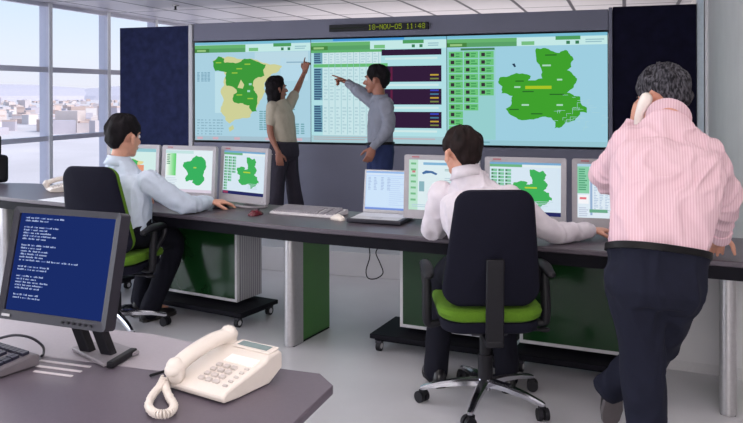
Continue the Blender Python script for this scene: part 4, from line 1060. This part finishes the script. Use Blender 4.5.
# woman pointing at the wall screen
def long_hair(body, V, F, base):
    m = HAIR_BLACK
    def h(a):
        d = math.degrees(a)
        P = [(0, .078), (25, .074), (48, .055), (62, .02), (76, -.04), (88, -.17), (105, -.27), (180, -.30)]
        for (x0, y0), (x1, y1) in zip(P, P[1:]):
            if d <= x1: t = (d - x0) / (x1 - x0); return y0 + (y1 - y0) * t
        return -.30
    hair_shell(body, V['head'], F, base, 1.0, m, h, thick=.014, rough=.010, taper=.12)
person('woman with long dark hair in a cream top raising an arm to the screen',
    dict(Lh=(-3.316, 7.364, 0.916), Rh=(-3.353, 7.247, 0.923), waist=(-3.331, 7.296, 1.075), chest=(-3.361, 7.286, 1.260), Ls=(-3.320, 7.394, 1.383), Rs=(-3.419, 7.194, 1.374), neck=(-3.386, 7.289, 1.435), head=(-3.410, 7.291, 1.554),
         Le=(-3.282, 7.512, 1.550), Lw=(-3.241, 7.631, 1.743), Re=(-3.412, 7.133, 1.122), Rw=(-3.317, 7.122, 0.913), Lk=(-3.288, 7.405, 0.592), Rk=(-3.360, 7.192, 0.601), La=(-3.264, 7.455, 0.284), Ra=(-3.397, 7.201, 0.303), Lt=(-3.190, 7.521, 0.204), Rt=(-3.308, 7.251, 0.223)),
    M_SKIN_BACKLIT, CREAMT, DKT, HAIR_BLACK, None, dirn(.86, .5, .08),
    dict(L=dict(d=dirn(.15, .2, .95), n=dirn(.3, .9, 0), side=1, curl=(.9, .9, 1.0, 1.0), index=.15), R=dict(d=dirn(.15, 0, -1), n=dirn(-.2, .9, 0), side=1)),
    floor=.2, dims=[(.155, .105), (.120, .095), (.140, .105), (.120, .078)], sleeve='short', shoe_m=SHOE, limb=.82, belt=False, hair_fn=long_hair, legr=(.092, .075, .085), shirt_amp=.005, shirt_seed=8, tuck=False, collar=False, sleeve_r=(.072, .06, .05))

# man pointing at the middle screen
person('standing man in a grey shirt and dark jeans pointing at the middle screen',
    dict(Lh=(-2.032, 6.521, 0.988), Rh=(-2.114, 6.663, 0.976), waist=(-2.074, 6.592, 1.116), chest=(-2.066, 6.595, 1.277), Ls=(-1.974, 6.446, 1.413), Rs=(-2.154, 6.723, 1.409), neck=(-2.072, 6.582, 1.465), head=(-2.102, 6.572, 1.625),
         Re=(-2.310, 6.757, 1.509), Rw=(-2.445, 6.776, 1.606), Le=(-1.945, 6.413, 1.206), Lw=(-2.068, 6.373, 1.041), Lk=(-2.022, 6.493, 0.631), Rk=(-2.142, 6.664, 0.614), La=(-1.996, 6.501, 0.314), Ra=(-2.115, 6.673, 0.306), Lt=(-2.119, 6.482, 0.249), Rt=(-2.266, 6.666, 0.226)),
    M_SKIN_BACKLIT, GREYS, JEANS, HAIR_BLACK, short_hair(.066, -.004, -.074), dirn(-.93, .30, .0),
    dict(R=dict(d=dirn(-.8, .25, .35), n=dirn(0, -.4, -.9), side=1, curl=(1.1, 1.1, 1.15, 1.2), index=.05), L=dict(d=dirn(-.35, -.1, -.93), n=dirn(-.2, .9, 0), side=-1)),
    shoe_m=SHOE, headk=1.03, shirt_seed=11, shirt_amp=.015, floor=.2, limb=.93, dims=[(.148, .10), (.138, .10), (.150, .106), (.138, .08)], legr=(.10, .075, .06))

# man in pink, leaning on the desk with a handset at his ear
m3, V3, F3, B3 = person('man in a pink striped shirt leaning on the desk with a handset at his ear',
    dict(Lh=(0.036, 3.105, 0.785), Rh=(0.182, 3.174, 0.758), waist=(0.129, 3.209, 0.974), chest=(0.160, 3.335, 1.173), Ls=(0.031, 3.419, 1.281), Rs=(0.303, 3.445, 1.245), neck=(0.178, 3.477, 1.407), head=(0.158, 3.566, 1.474),
         Le=(-0.073, 3.616, 1.132), Lw=(0.041, 3.675, 1.355), Re=(0.384, 3.597, 1.074), Rw=(0.412, 3.817, 0.849), Lk=(0.060, 3.155, 0.517), Rk=(0.110, 3.360, 0.458), La=(0.079, 3.161, 0.125), Ra=(-0.039, 3.459, 0.271), Lt=(0.018, 3.288, 0.040), Rt=(-0.074, 3.574, 0.080), Rup=dirn(-.12, .86, .35)),
    M_SKIN, PINK, NAVY, HAIR_GREY, short_hair(.062, .004, -.052), dirn(-.44, .86, -.24),
    dict(L=dict(d=dirn(.18, -.05, .95), n=dirn(.95, .1, -.1), side=-1, curl=(.5, .55, .6, .6), size=1.05, thumb=.7), R=dict(d=dirn(.15, .75, -.45), n=dirn(0, -.45, -.85), side=-1, curl=(.2, .2, .2, .25), size=1.05)),
    shoe_m=SHOE, headk=1.12, limb=1.12, shirt_seed=17, shirt_amp=.020, dims=[(.168, .125), (.178, .135), (.205, .140), (.188, .105)], legr=(.108, .084, .070), trouser_amp=.012, collar_h=.040, sole_m=mat('grey_shoe_sole', (96, 90, 92), .7), sleeve_r=(.072, .070, .042))
# handset in his left hand
ear = V3['head'] + F3 @ Vector((-.098, -.004, -.012)) * 1.12; mouth_ = V3['head'] + F3 @ Vector((-.070, .085, -.105)) * 1.12
g = tag(MB().sweep([ear + F3 @ Vector((0, -.004, .012)), ear * .6 + mouth_ * .4 + F3 @ Vector((-.020, 0, 0)), ear * .15 + mouth_ * .85], [.029, .020, .026], M_CREAM, seg=16, flat=.8, up=F3 @ Vector((1, 0, 0))).build('telephone_handset', M_CREAM, None, smooth='all'), 'white telephone handset held at the ear of the man in pink', 'handset')
